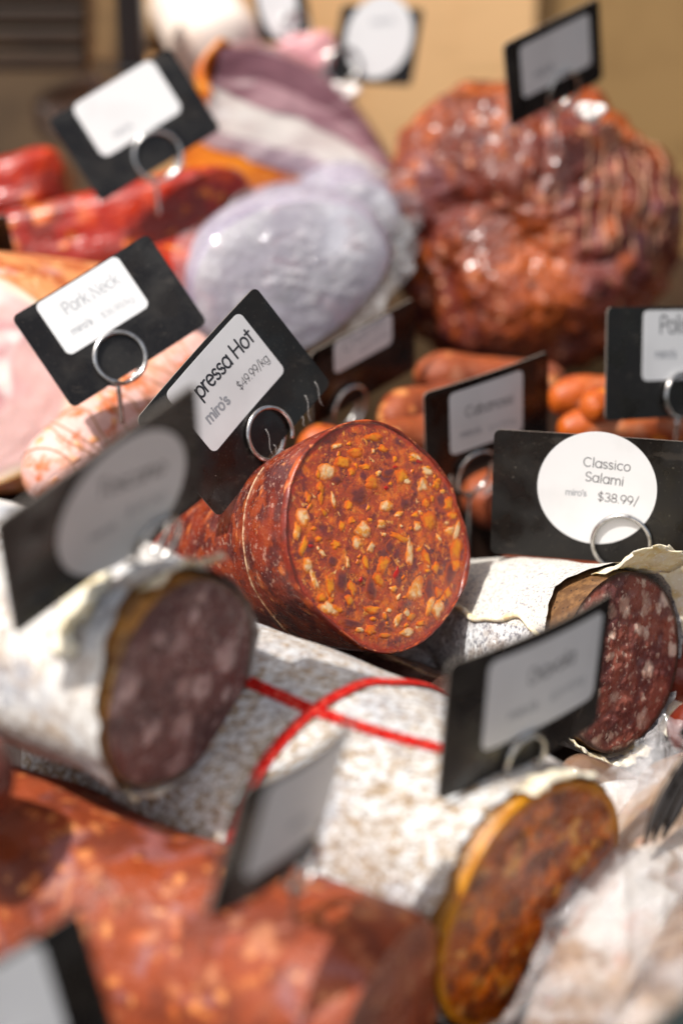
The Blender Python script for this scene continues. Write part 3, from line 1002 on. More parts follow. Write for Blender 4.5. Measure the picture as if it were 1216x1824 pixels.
# rim of the casing, standing proud of the meat
rim = []
for j in range(240):
    th = 2 * pi * j / 240
    rim.append((th, hot.S(0, th, .0002) + hot.n * (.0006 + .0011 * nz((cos(th), sin(th), 0), 3.3, 4) + .0006 * nz((cos(th), sin(th), 0), 11, 2))))
vs, fs = [], []
for (th, p) in rim:
    o = (p - A0).normalized()
    wq = .5 + 1.1 * (nz((cos(th), sin(th), 0), 5, 7) + .35)
    q = [p + o * .0005 - hot.n * .004, p + o * .0006, p + hot.n * .0003, p - o * .0009 * wq, p - o * .0016 * wq - hot.n * .0012]
    vs += q
n5 = 5
for j in range(240):
    a, b = j * n5, ((j + 1) % 240) * n5
    for k in range(4): fs.append((a + k, b + k, b + k + 1, a + k + 1))
MT['hot_rim'] = lay('hot_salami_rim', h(118, 34, 16), [N(60, .48, .62, h(184, 80, 28), d=4), N(130, .48, .62, h(96, 32, 18), d=4), N(200, .58, .66, h(190, 110, 66), d=3)], rough=.38, coat=.1, sss=.2, sssr=(.004, .001, .0004), bump=[(300, .4, 3)])
mesh('casing_rim', vs, fs, MT['hot_rim'], t)
# fat, lean and chilli pieces where the photograph shows them (crop coordinates: px = 340 + x / 2.171)
PCS = """525 348 33 36 0 w|628 250 30 22 10 o|585 310 36 22 -10 o|700 190 42 18 0 o|548 218 22 10 20 w|895 238 28 14 -20 w|812 367 32 30 0 o|830 384 16 14 0 w|912 342 26 19 -30 w|890 400 26 30 10 w
692 390 30 26 20 o|410 520 28 38 0 w|362 578 15 36 0 w|748 480 30 28 45 w|605 478 16 20 0 o|918 540 28 42 10 o|660 575 28 33 -20 w|730 552 18 20 0 w|636 626 20 26 25 w|688 640 18 25 -15 w
556 630 21 20 0 o|840 660 14 60 0 w|800 602 46 15 -25 o|995 575 24 16 -10 w|1020 640 28 44 -10 o|1082 572 13 46 -15 w|1047 718 22 28 0 o|412 640 15 42 -15 o|472 762 14 58 22 w|450 708 20 30 0 w
740 705 26 42 -15 o|535 790 18 52 8 o|480 860 20 18 0 o|500 925 44 24 -25 w|775 802 16 13 0 w|862 810 32 54 -10 w|975 910 27 38 -10 w|800 945 15 34 -25 w|855 930 20 18 0 o|935 880 15 42 -20 w
970 830 18 24 0 o|690 985 24 20 0 o|845 1000 28 18 20 w|620 800 17 38 15 o|610 845 16 26 30 o|545 455 10 32 10 w|500 450 11 24 0 o|1055 440 22 32 10 o|930 455 10 15 0 o|785 300 10 14 0 o
1070 505 22 16 0 o|640 440 42 44 10 l|965 455 22 32 0 l|578 770 26 52 0 l|915 800 20 50 0 l|690 800 22 50 10 l|455 640 20 40 0 l|820 470 24 34 0 l|760 640 18 30 0 l|540 690 24 20 0 l
1000 740 24 50 -20 l|620 960 50 20 -10 l|560 380 24 20 0 l|760 350 26 20 0 l|790 740 10 24 -20 c|460 636 12 9 0 c|752 412 9 9 0 c|652 768 8 12 0 c|880 298 22 8 -25 c|786 332 9 7 0 c
720 760 20 34 25 o|700 880 34 18 0 o|905 470 16 22 0 o|870 560 16 22 0 w|580 560 14 20 0 o|480 400 18 26 0 o|430 440 12 22 0 o|670 700 14 30 20 o|905 680 14 34 15 o|940 720 14 26 0 o
560 880 26 14 -20 o|640 1000 20 12 0 w|750 1010 22 12 0 o|900 960 18 12 30 o|1030 850 14 24 -20 o|670 330 24 12 0 o|740 260 26 14 -20 o|860 300 20 14 0 o|970 380 14 22 0 o|600 700 10 26 10 w"""
rnd = random.Random(5)
LST = [tuple(float(q) for q in r.split()[:4]) for r in PCS.replace('\n', '|').split('|')]
while len(LST) < 138:
    a_, f_ = rnd.random() * 2 * pi, sqrt(rnd.random()) * .92
    x, y, rx, ry = 732 + 384 * f_ * cos(a_), 597 + 450 * f_ * sin(a_), rnd.uniform(6, 17), rnd.uniform(7, 22)
    if all((x - q[0]) ** 2 / (rx + q[2] + 3) ** 2 + (y - q[1]) ** 2 / (ry + q[3] + 3) ** 2 > 1 for q in LST):
        LST.append((x, y, rx, ry))
        PCS += '|%.0f %.0f %.0f %.0f %.0f %s' % (x, y, rx, ry, rnd.uniform(-40, 40), rnd.choice('wooow'))
nm = {'w': 'fat_piece', 'o': 'fat_piece', 'l': 'lean_piece', 'c': 'chilli_flake'}
mm = {'w': 'hot_fat', 'o': 'hot_fat_orange', 'l': 'hot_lean', 'c': 'hot_chili'}
for row in PCS.replace('\n', '|').split('|'):
    x, y, rx, ry, an, kd = row.split()
    x, y, rx, ry, an = 340 + float(x) / 2.171, 680 + float(y) / 2.171, float(rx) / 2.171, float(ry) / 2.171, R_(-float(an))
    if ((x - 677) / 177) ** 2 + ((y - 955) / 208) ** 2 > .60:
        x, y = 677 + (x - 677) * .93, 955 + (y - 955) * .94
    def onface(px, py):
        r = P(px, py, 1.0) - CAM
        k = (A0 - CAM).dot(hot.n) / r.dot(hot.n)
        p = CAM + r * k
        v = p - A0
        th = math.atan2(v.dot(hot.e2), v.dot(hot.e1))
        f = min(1, v.length / (hot.S(0, th) - A0).length)
        e = min(1.0, (1 - f) * 12)
        return p + hot.n * (e * (FB * (nz(p, 90, hot.seed) + .6 * nz(p, 260, hot.seed)) + .0012 * (1 - f * f)))
    r_ = P(x, y, 1.0) - CAM
    v_ = CAM + r_ * ((A0 - CAM).dot(hot.n) / r_.dot(hot.n)) - A0
    fr_ = v_.length / (hot.S(0, math.atan2(v_.dot(hot.e2), v_.dot(hot.e1))) - A0).length
    if fr_ > .86:
        q_ = (.86 + (fr_ - .86) * .3) / fr_
        x, y = 677 + (x - 677) * q_, 955 + (y - 955) * q_
    c0 = onface(x, y)
    hgt = .0004 if kd != 'l' else .0002
    nseg, sd = 26, rnd.random() * 50
    vs, at = [c0 + hot.n * hgt], [0.0]
    for f in (.45, .8, 1.0):
        for j in range(nseg):
            th = 2 * pi * j / nseg
            k = f * (1.04 + (.36 * nz((cos(th), sin(th), sd), 1.1) + .15 * nz((cos(th), sin(th), sd), 2.6)) * 1.5)
            dx, dy = rx * k * cos(th), ry * k * sin(th)
            p = onface(x + dx * cos(an) - dy * sin(an), y + dx * sin(an) + dy * cos(an))
            vs.append(p + hot.n * (hgt * (1 - f ** 3) - (.00015 if f == 1.0 else 0)))
            at.append(f)
    fs = [(0, 1 + j, 1 + (j + 1) % nseg) for j in range(nseg)] + gridf(3, nseg, True, 1, True)
    mesh(nm[kd], vs, fs, MT[mm[kd]], face_o, attrs={'rim': at})
# dried casing fold running round the body
pts = []
for j in range(46):
    th = R_(120 + j * 3.0)
    pts.append(hot.S(.215 + .018 * nz((th, 0, 0), 2.2) + .012 * sin(th * 2), th, .0006))
tube('casing_fold', pts, .0007, MT['casing_seam'], t, n=6, radii=[.0004 + .0006 * abs(nz((i * .3, 1, 2), 1.7)) for i in range(46)])

# ------------------------------------------------------------------ dark salami, left, with torn white casing
A1, B1 = P(325, 1218, .735), P(-150, 1026, .82)
dk = Saus(A1, B1, M(202, .735), [(0, .98), (.1, 1.02), (.5, 1.04), (.9, .9), (1, .5)], lump=.05, lf=22, seed=4,
          n=(-(B1 - A1).normalized() + Vector((.02, .0, -.02))))
t = thing('dark_salami', A1, 'dark brown cut salami with torn white casing, at left below the Toscano card', 'salami')
body(dk, 'rind', MT['under_tan'], t, nu=40, nv=120, tend=.4)
cut(dk, 'cut_face', MT['dark_face'], t, nr=50, nv=140, bumpy=.0014, dome=.002)
def edge1(th):
    q = math.degrees(th) % 360
    up = max(0, 1 - abs(((q - 110 + 180) % 360) - 180) / 60.0)
    return .003 + .07 * up ** 1.5 + .008 * nz((cos(th), sin(th), 0), 2.1, 3) + .015 * nz((cos(th), sin(th), 0), 7, 5)
body(dk, 'casing', MT['mould_white'], t, nu=60, nv=160, edge=edge1, flare=lambda th, w_: .0010 + .0028 * max(0, 1 - w_ * 9) * (.6 + nz((cos(th), sin(th), 0), 3, 9)), off=.0006)
def strip(name, s, th0, th1, t0, t1, mat, parent, lift, curl, n=24, m=10, seed=0):
    """torn piece of casing: lies on the sausage at t1 and lifts off / curls towards t0"""
    vs, fs = [], []
    for side in (0, 1):
        for i in range(n + 1):
            a = i / n
            th = R_(th0 + (th1 - th0) * a)
            for k in range(m + 1):
                b = k / m
                tt = t1 + (t0 - t1) * b * (1 + .22 * nz((a * 5, seed, 0), 1.0) + .1 * nz((a * 17, seed, 0), 1.0))
                z = lift * b ** 1.4 * (1 + .5 * nz((a * 4, b * 2, seed), 1.0)) - curl * max(0, b - .6) ** 2 + .0012 + .0018 * nz((a * 7, b * 4, seed), 1.0)
                vs.append(s.S(tt, th, z - side * .0005))
    g1 = gridf(n + 1, m + 1, False)
    q = (n + 1) * (m + 1)
    fs = g1 + [tuple(i + q for i in f[::-1]) for f in g1]
    ring = list(range(m + 1)) + [i * (m + 1) + m for i in range(1, n + 1)] + [n * (m + 1) + k for k in range(m - 1, -1, -1)] + [i * (m + 1) for i in range(n - 1, 0, -1)]
    for i in range(len(ring)):
        a, b = ring[i], ring[(i + 1) % len(ring)]
        fs.append((b, a, a + q, b + q))
    return mesh(name, vs, fs, mat, parent)
strip('casing_flap', dk, 62, 108, -.02, .06, MT['peel'], t, .012, .02, seed=3)
strip('casing_flap', dk, 108, 150, .12, .24, MT['peel'], t, .010, .03, seed=8)
strip('casing_flap', dk, 228, 262, .0, .12, MT['peel'], t, .004, .0, seed=12)

# ------------------------------------------------------------------ big white mould salami with red string
A2, B2 = P(950, 1612, .75), P(150, 1275, .88)
st = Saus(A2, B2, M(238, .75), [(0, 1.0), (.12, 1.06), (.35, 1.20), (.6, 1.24), (.9, 1.1), (1, .7)], lump=.045, lf=20, seed=6,
          n=(-(B2 - A2).normalized() + Vector((.0, -.26, .0))))
t = thing('string_tied_salami', A2, 'big white speckled salami tied with red string, cut orange brown at its right end', 'salami')
body(st, 'rind', MT['under_tan'], t, nu=30, nv=120)
cut(st, 'cut_face', MT['string_face'], t, nr=50, nv=150, bumpy=.0012, dome=.001)
MT['string_rim'] = lay('string_rim', h(190, 130, 50), [N(80, .45, .6, h(160, 96, 36))], rough=.4, sss=.2)
vs, fs = [], []
for j in range(160):
    th = 2 * pi * j / 160
    p = st.S(0, th, .001)
    o = (p - A2).normalized()
    w_ = .0009 + .0008 * nz((cos(th), sin(th), 3), 2.5)
    vs += [p - st.n * .0025, p + o * .0006, p + st.n * .001 - o * .0004, p - o * w_ * 1.4, p - o * w_ * 1.6 - st.n * .002]
for j in range(160):
    a, b = j * 5, ((j + 1) % 160) * 5
    for k in range(4): fs.append((a + k, b + k, b + k + 1, a + k + 1))
mesh('casing_rim', vs, fs, MT['string_rim'], t)
def edge2(th):
    q = math.degrees(th) % 360
    up = max(0, 1 - abs(((q - 130 + 180) % 360) - 180) / 100.0)
    return .006 + .022 * up + .016 * nz((cos(th), sin(th), 0), 2.4, 3) + .007 * nz((cos(th), sin(th), 0), 8, 5)
body(st, 'casing', MT['mould_string'], t, nu=90, nv=200, edge=edge2, flare=lambda th, w_: .001 + .003 * max(0, 1 - w_ * 14) * (.5 + nz((cos(th), sin(th), 0), 3, 9)), off=.0008)
strip('casing_flap', st, 60, 100, -.02, .05, MT['peel'], t, .008, .02, seed=21)
from mathutils.bvhtree import BVHTree
def braid(name, sob, off, pix, wid, mat, parent, back=None):
    me = sob.data
    o0 = root_loc(sob)
    tree = BVHTree.FromPolygons([v.co + o0 for v in me.vertices], [list(p.vertices) for p in me.polygons])
    keys = []
    for p in pix:
        loc = tree.ray_cast(CAM, (P(*p, 1.0) - CAM).normalized())[0]
        if loc is not None: keys.append(loc)
    for v in (back or []): keys.insert(0, tree.find_nearest(keys[0] + v)[0])
    fine, cen, nrm = [], [], []
    K = [keys[0]] + keys + [keys[-1]]
    for i in range(1, len(K) - 2):
        for j in range(26):
            u = j / 26
            q = (K[i] * 2 + (K[i + 1] - K[i - 1]) * u + (K[i - 1] * 2 - K[i] * 5 + K[i + 1] * 4 - K[i + 2]) * u * u + (K[i] * 3 - K[i - 1] - K[i + 1] * 3 + K[i + 2]) * u ** 3) * .5
            loc, no, _, _ = tree.find_nearest(q)
            if no.dot(loc - (st.A + st.ax * (loc - st.A).dot(st.ax))) < 0: no = -no
            cen.append(loc); nrm.append(no)
    for _ in range(6):
        nrm = [(nrm[max(i - 1, 0)] + nrm[i] * 2 + nrm[min(i + 1, len(nrm) - 1)]).normalized() for i in range(len(nrm))]
        cen = [cen[0]] + [(cen[i - 1] + cen[i] * 2 + cen[i + 1]) / 4 for i in range(1, len(cen) - 1)] + [cen[-1]]
    cen = [c_ + n_ * off for c_, n_ in zip(cen, nrm)]
    L = 0; acc = [0]
    for i in range(1, len(cen)):
        L += (cen[i] - cen[i - 1]).length; acc.append(L)
    parts = []
    n = max(40, int(L / .0009))
    res, k = [], 0
    for i in range(n + 1):
        d = L * i / n
        while k < len(acc) - 2 and acc[k + 1] < d: k += 1
        u = (d - acc[k]) / max(1e-9, acc[k + 1] - acc[k])
        res.append((cen[k].lerp(cen[k + 1], u), nrm[k].lerp(nrm[k + 1], u).normalized(), d))
    for ph in (0, 2 * pi / 3, 4 * pi / 3):
        pts = []
        for i, (p, nr_, d) in enumerate(res):
            tn = (res[min(i + 1, n)][0] - res[max(i - 1, 0)][0]).normalized()
            sd_ = tn.cross(nr_)
            q = d / .010 * 2 * pi + ph
            pts.append(p + sd_ * (wid * .5 * sin(q)) + nr_ * (wid * .16 * sin(2 * q)))
        v_, f_ = tube(None, pts, wid * .30, None, n=7)
        parts.append(([p_ - nn_ * ((p_ - c_).dot(nn_) * .62) for p_, (c_, nn_) in zip(v_, [(res[i][0], res[i][1]) for i in range(n + 1) for _ in range(7)])], f_))
    v_, f_ = join(*parts)
    return mesh(name, v_, f_, mat, parent)
WH = [o for o in t.children if o.name.startswith('casing') and 'flap' not in o.name and 'rim' not in o.name][0]
braid('red_string', WH, .0005, [(370, 1178), (415, 1202), (458, 1222), (520, 1250), (575, 1272), (650, 1298), (720, 1318), (798, 1338), (836, 1352)], .0040, MT['red_string'], t)
braid('red_string', WH, .0013, [(704, 1219), (660, 1218), (612, 1236), (560, 1268), (510, 1315), (470, 1366), (440, 1425), (418, 1480), (404, 1540), (396, 1600)], .0040, MT['red_string'], t, back=[Vector((.02, .02, .0)), Vector((.02, .03, -.03))])

# ------------------------------------------------------------------ classico salami with paper casing
A3, B3 = P(1106, 1180, .89), P(712, 1092, 1.04)
cl = Saus(A3, B3, M(166, .89), [(0, 1.0), (.15, 1.0), (.4, .93), (.75, .76), (.92, .56), (1, .3)], lump=.03, lf=26, seed=9,
          n=(-(B3 - A3).normalized() + Vector((.30, -.12, .0))))
t = thing('classico_salami', A3, 'cut salami with peeled papery white casing below the Classico card', 'salami')
body(cl, 'rind', MT['classico_body'], t, nu=40, nv=120)
cut(cl, 'cut_face', MT['classico_face'], t, nr=60, nv=160, bumpy=.0012, dome=.0015)
def edge3(th):
    q = math.degrees(th) % 360
    up = max(0, 1 - abs(((q - 118 + 180) % 360) - 180) / 55.0)
    return .01 + .085 * up ** 1.2 + .02 * nz((cos(th), sin(th), 0), 2.1, 3) + .008 * nz((cos(th), sin(th), 0), 8, 5)
nvv = 180
for nmx, mt, q0, q1 in (('casing', 'mould_classico', 20, 146), ('casing', 'mould_grey', 146, 380)):
    vs = []
    for i in range(61):
        w_ = i / 60
        for j in range(91):
            th = R_(q0 + (q1 - q0) * j / 90)
            a = edge3(th)
            vs.append(cl.S(a + (1 - a) * w_, th, .0012 + .003 * max(0, 1 - w_ * 10) + .0006 * nz((th * 3, w_ * 6, 1), 2)))
    mesh(nmx, vs, gridf(61, 91, False), MT[mt], t)
pts = [cl.S(.02 + .8 * i / 60, R_(144 + 5 * nz((i * .13, 0, 0), 1.0) + 2 * sin(i * .35)), .0022) for i in range(61)]
tube('casing_string', pts, .0016, MT['peel'], t, n=10)
strip('casing_flap', cl, 50, 96, -.12, .06, MT['peel'], t, .010, -.01, seed=31, n=30)
strip('casing_flap', cl, -60, 52, -.02, .10, MT['peel'], t, .016, -.01, seed=37, n=40)
strip('casing_flap', cl, 250, 285, -.02, .08, MT['peel'], t, .006, .0, seed=41)
strip('casing_flap', cl, 215, 248, -.03, .05, MT['peel'], t, .004, .0, seed=44)

# ------------------------------------------------------------------ front red sausage, lower left
A4, B4 = P(690, 1858, .69), P(-160, 1510, .80)
t, fr = simple_sausage('front_sausage', A4, B4, M(222, .69), MT['front_red'], 'large blurred red sausage along the bottom left, cut brown at its right end', 'sausage',
                       prof=[(0, .95), (.025, .985), (.1, 1.0), (.5, 1.04), (.9, 1), (1, .6)], facemat=MT['front_cut'], lump=.07, lf=26, seed=11)
t, _ = simple_sausage('end_sausage', P(-14, 1405, .69), P(-330, 1330, .74), M(105, .69), MT['dark_red'], 'dark red sausage end at the left edge below the dark salami', 'sausage', lump=.04, seed=13)

# ------------------------------------------------------------------ ham on the left
A5, B5 = P(-112, 672, 1.05), P(372, 640, 1.17)
hm = Saus(A5, B5, M(222, 1.05), [(0, .96), (.06, 1), (.5, .92), (.85, .66), (1, .3)], lump=.05, lf=16, seed=15, n=(-(B5 - A5).normalized() + Vector((.55, -.35, .1))))
t = thing('cured_ham', A5, 'pale pink cut ham with white fat, at the left edge under the Pork Neck card', 'ham')
body(hm, 'skin', MT['ham_skin'], t, nu=50, nv=110)
cut(hm, 'cut_face', MT['ham_face'], t, nr=50, nv=120, bumpy=.0008, dome=.004)

MT['rolled'] = lay('rolled_meat', h(212, 142, 110), [
    N(22, .44, .58, h(222, 176, 166), d=4, w=.02), N(60, .50, .62, h(200, 104, 56), d=5),
    V(110, .12, .42, [h(232, 172, 122), h(224, 140, 84)], keep=.5, w=.01, ws=120, b=.6)], rough=.5, bump=[(110, 2.0, 4)])
t, rl = simple_sausage('rolled_meat', P(70, 872, .985), P(372, 628, 1.06), M(76, 1.0), MT['rolled'], 'netted orange pink rolled meat between the Pork Neck and Toscano cards', 'rolled meat', lump=.06, seed=16)
for q in range(11):
    pts = [rl.S(.08 + .075 * q + .02 * sin(q * 1.9) + (.022 * sin(2 * pi * j / 60 * (2 + q % 2) + q)), 2 * pi * j / 60, .0002) for j in range(61)]
    tube('net_cord', pts, .0006, MT['net'], t, n=5, ends=False)

# ------------------------------------------------------------------ red sausages behind
g_ = 'red sausages heaped behind the ham'
simple_sausage('red_sausage', P(230, 560, 1.10), P(470, 420, 1.18), M(80, 1.10), MT['vivid_red'], 'thick red sausage beside the grey vacuum bag', 'sausage', g_, lump=.08, seed=19)

# ------------------------------------------------------------------ blobs: roast, bags, small lumps
def blob(name, c, rx, ry, rz, mat, parent=None, base=None, disp=None, nu=64, nv=96, roll=0.0):
    """axes: right, up and depth of the view; disp(dir) scales the radius"""
    e1 = RGT * cos(roll) + UPV * sin(roll); e2 = UPV * cos(roll) - RGT * sin(roll)
    vs, fs = [], []
    for i in range(nu + 1):
        ph = pi * i / nu
        for j in range(nv):
            th = 2 * pi * j / nv
            d = Vector((sin(ph) * cos(th), sin(ph) * sin(th), cos(ph)))
            k = disp(d) if disp else 1.0
            vs.append(c + (e1 * d.x * rx + e2 * d.y * ry - FWD * d.z * rz) * k)
    return mesh(name, vs, gridf(nu + 1, nv, True), mat, parent, base)
C8 = P(940, 414, 1.24)
t = thing('smoked_roast', C8, 'big lumpy reddish brown smoked roast at upper right', 'roast')
lob = [(Vector((-.55, .75, .35)).normalized(), .16, .5), (Vector((.75, .2, .5)).normalized(), .12, .6), (Vector((-.45, -.72, .5)).normalized(), .14, .55), (Vector((.1, .75, .5)).normalized(), .08, .45), (Vector((.35, -.5, .7)).normalized(), .07, .5)]
dents = [(Vector((-.62, .1, .75)).normalized(), .15, .28), (Vector((-.85, -.2, .5)).normalized(), .16, .3), (Vector((-.15, -.15, .95)).normalized(), .09, .28), (Vector((-.2, .9, .3)).normalized(), .10, .25), (Vector((.1, -.3, .95)).normalized(), .06, .3)]
def rdisp(d):
    k = .95
    for v, a, w_ in lob: k += a * math.exp(-((d - v).length / w_) ** 2)
    for v, a, w_ in dents: k -= a * math.exp(-((d - v).length / w_) ** 2)
    k += .05 * nz(d, 2.6, 3) + .040 * nz(d, 6, 5) + .034 * nz(d, 13, 7) + .016 * nz(d, 27, 8) + .014 * nz(d, 50, 9) + .010 * nz(d, 90, 4)
    k -= .06 * max(0, 1 - abs(nz(d, 1.25, 12)) * 5) ** 1.5 + .05 * nz(d, 3.1, 15)
    k -= .035 * max(0, 1 - abs(d.x * .6 - d.y * .9 + .1 + .25 * nz(d, 3, 9)) * 9)
    return k
blob('meat', C8, M(268, 1.22), M(268, 1.22), M(210, 1.22), MT['roast'], t, disp=rdisp, nu=140, nv=220)
e1, e2 = RGT, UPV
for q in range(11, 17):
    pts = []
    x = -.70 + .092 * q + .012 * sin(q * 2.3)
    for i in range(30):
        y = (.62 - .85 * i / 29) if q > 10 else (.85 - 1.6 * i / 29)
        zz = 1 - x * x - y * y
        if zz <= .02: continue
        d = Vector((x, y, sqrt(zz))).normalized()
        k = rdisp(d) * (1.004 if q > 10 else .9935 + .004 * nz((q * 3.1, i * .2, 0), 1.0))
        pts.append(C8 + (e1 * d.x * M(268, 1.22) + e2 * d.y * M(268, 1.22) - FWD * d.z * M(210, 1.22)) * k)
    if len(pts) > 4: tube('net_cord', pts, .0009, MT['net'], t, n=6)

# deep red cured slabs at the upper left
def slab(d): return (abs(d.x) ** 4 + abs(d.y) ** 4 + abs(d.z) ** 4) ** (-1 / 4) * (.95 + .07 * nz(d, 1.6, 4) + .03 * nz(d, 4, 6) + .012 * nz(d, 9, 2))
for q_, (c_, a_, b_, ro, lb) in enumerate((((195, 428, 1.19), 285, 92, 12, 'broad deep red cured meat slab running behind the Pork Neck card'), ((20, 350, 1.23), 120, 66, 14, 'bright red cured piece on the slab, left of the bright white card'))):
    tag(blob('cured_meat', P(*c_), M(a_, c_[2]), M(b_, c_[2]), M(100, 1.2), MT['vivid_red'], base=P(*c_), disp=slab, roll=R_(ro), nu=70, nv=110), lb, 'cured meat', g_)
# grey vacuum bags
def vdisp(d): return (abs(d.x) ** 3 + abs(d.y) ** 3 + abs(d.z) ** 3) ** (-1 / 3) * (.92 + .10 * nz(d, 2.2, 4) + .04 * nz(d, 5, 6))
def bag(A, B, r, ratio, n, label, seed):
    t = thing('vacuum_bag', A, label, 'vacuum bag', 'grey vacuum packed meats')
    q = Saus(A, B, r, [(0, .94), (.06, 1), (.5, 1), (.9, .85), (1, .5)], n=n, ratio=ratio, lump=.09, lf=9, seed=seed, rth=[(0, 1.04), (60, .93), (120, 1.0), (180, .93), (240, 1.03), (300, 1.08), (335, 1.16), (360, 1.04)], up=Vector((-.42, .1, 1)))
    body(q, 'packed_meat', MT['vac_grey'], t, nu=40, nv=80)
    cut(q, 'cut_face', MT['vac_face'], t, nr=24, nv=80, bumpy=.0006, dome=.005)
    vs = []
    for i in range(3):
        for j in range(81):
            th = 2 * pi * j / 80
            vs.append(q.S(.02, th, .0008 + .006 * i * (1 + .7 * nz((cos(th) * 3, sin(th) * 3, i), 2)) - .0) + q.ax * .004 * i * nz((cos(th) * 4, sin(th) * 4, 2), 2))
    mesh('seam', vs, gridf(3, 81, False), MT['film'], t)
    vs = []
    for i in range(37):
        f = i / 36
        for j in range(97):
            th = 2 * pi * j / 96
            a_, b_ = f * cos(th) * 4 + seed, f * sin(th) * 4
            rg = max(0, 1 - abs(nz((a_ + .6 * b_, b_ * .5, seed), 1.0)) * 5) + .6 * max(0, 1 - abs(nz((a_ * 1.6 - b_, b_ * 1.7, 3), 1.0)) * 5)
            vs.append(q.A + (q.S(0, th) - q.A) * (f * 1.015) + q.n * (.0065 * (1 - f ** 6) + .0028 * rg * (1 - f ** 4) + .0004))
    mesh('plastic_film', vs, gridf(37, 97, False), MT['film'], t)
MT['vac_face'] = lay('vacuum_cut', h(160, 154, 164), [N(14, .46, .62, h(176, 171, 180), d=3), N(20, .50, .64, h(142, 132, 146), d=4, w=.02), N(12, .60, .70, h(196, 194, 202), d=3), N(40, .54, .66, h(168, 140, 150), d=4, w=.02, am=.5)], rough=.3, rough_l=(30, .2, .5), bump=[(24, .35, 2), (90, .25, 3)], coat=.3)
bag(P(512, 486, 1.10), P(470, 430, 1.26), M(130, 1.10), 1.46, Vector((.28, -.92, .30)), 'larger grey lavender vacuum packed meat left of the roast', 61)
bag(P(614, 398, 1.15), P(590, 350, 1.26), M(78, 1.15), 1.3, Vector((.35, -.9, .3)), 'smaller bluish vacuum packed meat tucked under the bacon slab', 64)

# bacon slab of layered strips
t = thing('bacon_piece', P(500, 240, 1.22), 'layered bacon slab with purple lean, white fat and orange rind, top centre', 'bacon')
BND = [[(392, 84), (470, 92), (552, 124), (632, 196), (702, 300)], [(384, 136), (462, 146), (546, 176), (626, 226), (700, 302)], [(374, 150), (444, 184), (530, 212), (612, 252), (696, 308)],
       [(368, 218), (440, 250), (520, 268), (604, 294), (690, 324)], [(326, 240), (410, 274), (474, 294), (544, 314), (682, 338)], [(314, 288), (402, 330), (472, 350), (534, 360), (672, 356)]]
def crv(p, u):
    x = u * (len(p) - 1); i = min(int(x), len(p) - 2); f = x - i
    q = [p[max(i - 1, 0)], p[i], p[i + 1], p[min(i + 2, len(p) - 1)]]
    g2 = lambda a: .5 * (2 * q[1][a] + (q[2][a] - q[0][a]) * f + (2 * q[0][a] - 5 * q[1][a] + 4 * q[2][a] - q[3][a]) * f * f + (3 * q[1][a] - q[0][a] - 3 * q[2][a] + q[3][a]) * f ** 3)
    return g2(0), g2(1)
for bi, (nm_, mt) in enumerate((('lean_layer', 'b_lean'), ('lean_layer', 'b_pink'), ('fat_layer', 'b_fat'), ('lean_layer', 'b_pale'), ('rind_layer', 'b_rind'))):
    vs = []
    for i in range(33):
        u = i / 32
        a, b = crv(BND[bi], u), crv(BND[bi + 1], u)
        wob = lambda k: (9 * nz((u * 5, k, 0), 1.0) + 5 * nz((u * 14, k, 3), 1.0)) if 0 < k < 5 else 0
        a, b = (a[0], a[1] + wob(bi)), (b[0], b[1] + wob(bi + 1))
        pro = .0005 * (bi % 2) + .0008 * nz((u * 6, bi, 0), 1.0)
        d0 = 1.20 + .05 * u
        for (pp, dd) in ((a, d0 - pro), (((a[0] + b[0]) / 2, (a[1] + b[1]) / 2), d0 - pro - .0004), (b, d0 - pro)):
            vs.append(P(pp[0], pp[1] + (.3 if pp is b else 0), dd))
        for (pp, dd) in ((b, d0 + .06), (a, d0 + .06)):
            q = P(pp[0], pp[1], d0) + FWD * .06 + UPV * .02
            vs.append(q)
    fs = gridf(33, 5, True)
    fs += [(0, 1, 2, 3, 4), tuple(160 + k for k in (4, 3, 2, 1, 0))]
    mesh(nm_, vs, fs, MT[mt], t, smooth=False)
vs = []
for i in range(13):
    u = i / 12
    x, y = 396 - 26 * sin(pi * u) - 20 * u, 84 + 100 * u
    for k in range(10):
        a = 2 * pi * k / 10
        vs.append(P(x + 17 * cos(a), y, 1.205) + FWD * (.022 + .03 * sin(a)) + UPV * .004)
mesh('rind_layer', vs, gridf(13, 10, True) + [tuple(range(10))[::-1], tuple(120 + k for k in range(10))], MT['b_rind'], t)

# white wrapped parcel, tan parcel, pink meat, white knots
simple_sausage('paper_parcel', P(405, 110, 1.30), P(330, -10, 1.36), M(82, 1.3), MT['cloth_white'], 'cream paper parcel behind the bacon slab', 'parcel', lump=.06, seed=22)
simple_sausage('tan_parcel', P(262, 70, 1.38), P(370, -40, 1.42), M(52, 1.38), MT['crate_tan'], 'tan parcel beside the black post', 'parcel', lump=.05, seed=23)
simple_sausage('plastic_parcel', P(70, 220, 1.36), P(190, 160, 1.38), M(48, 1.36), MT['packed_brown'], 'brownish plastic wrapped parcel left of the bright white card', 'parcel', lump=.08, seed=24)
tag(blob('pink_meat', P(546, 108, 1.30), M(66, 1.3), M(48, 1.3), M(50, 1.3), MT['pink_meat'], base=P(546, 108, 1.30), disp=vdisp, nu=24, nv=40, roll=.2), 'pink lump of cooked meat between bacon slab and oval label card', 'meat')
def knot(px, py, d, r, label):
    c = P(px, py, d)
    pts = []
    for i in range(50):
        a = 2 * pi * i / 49
        pts.append(c + (RGT * (sin(a) + 2 * sin(2 * a)) + UPV * (cos(a) - 2 * cos(2 * a)) * .6 - FWD * sin(3 * a)) * (r / 3))
    tag(tube('string_knot', pts, r * .36, MT['fatnub'], base=c, n=8), label, 'string knot')
knot(612, 166, 1.26, M(24, 1.26), 'white knot below the card with the oval label')
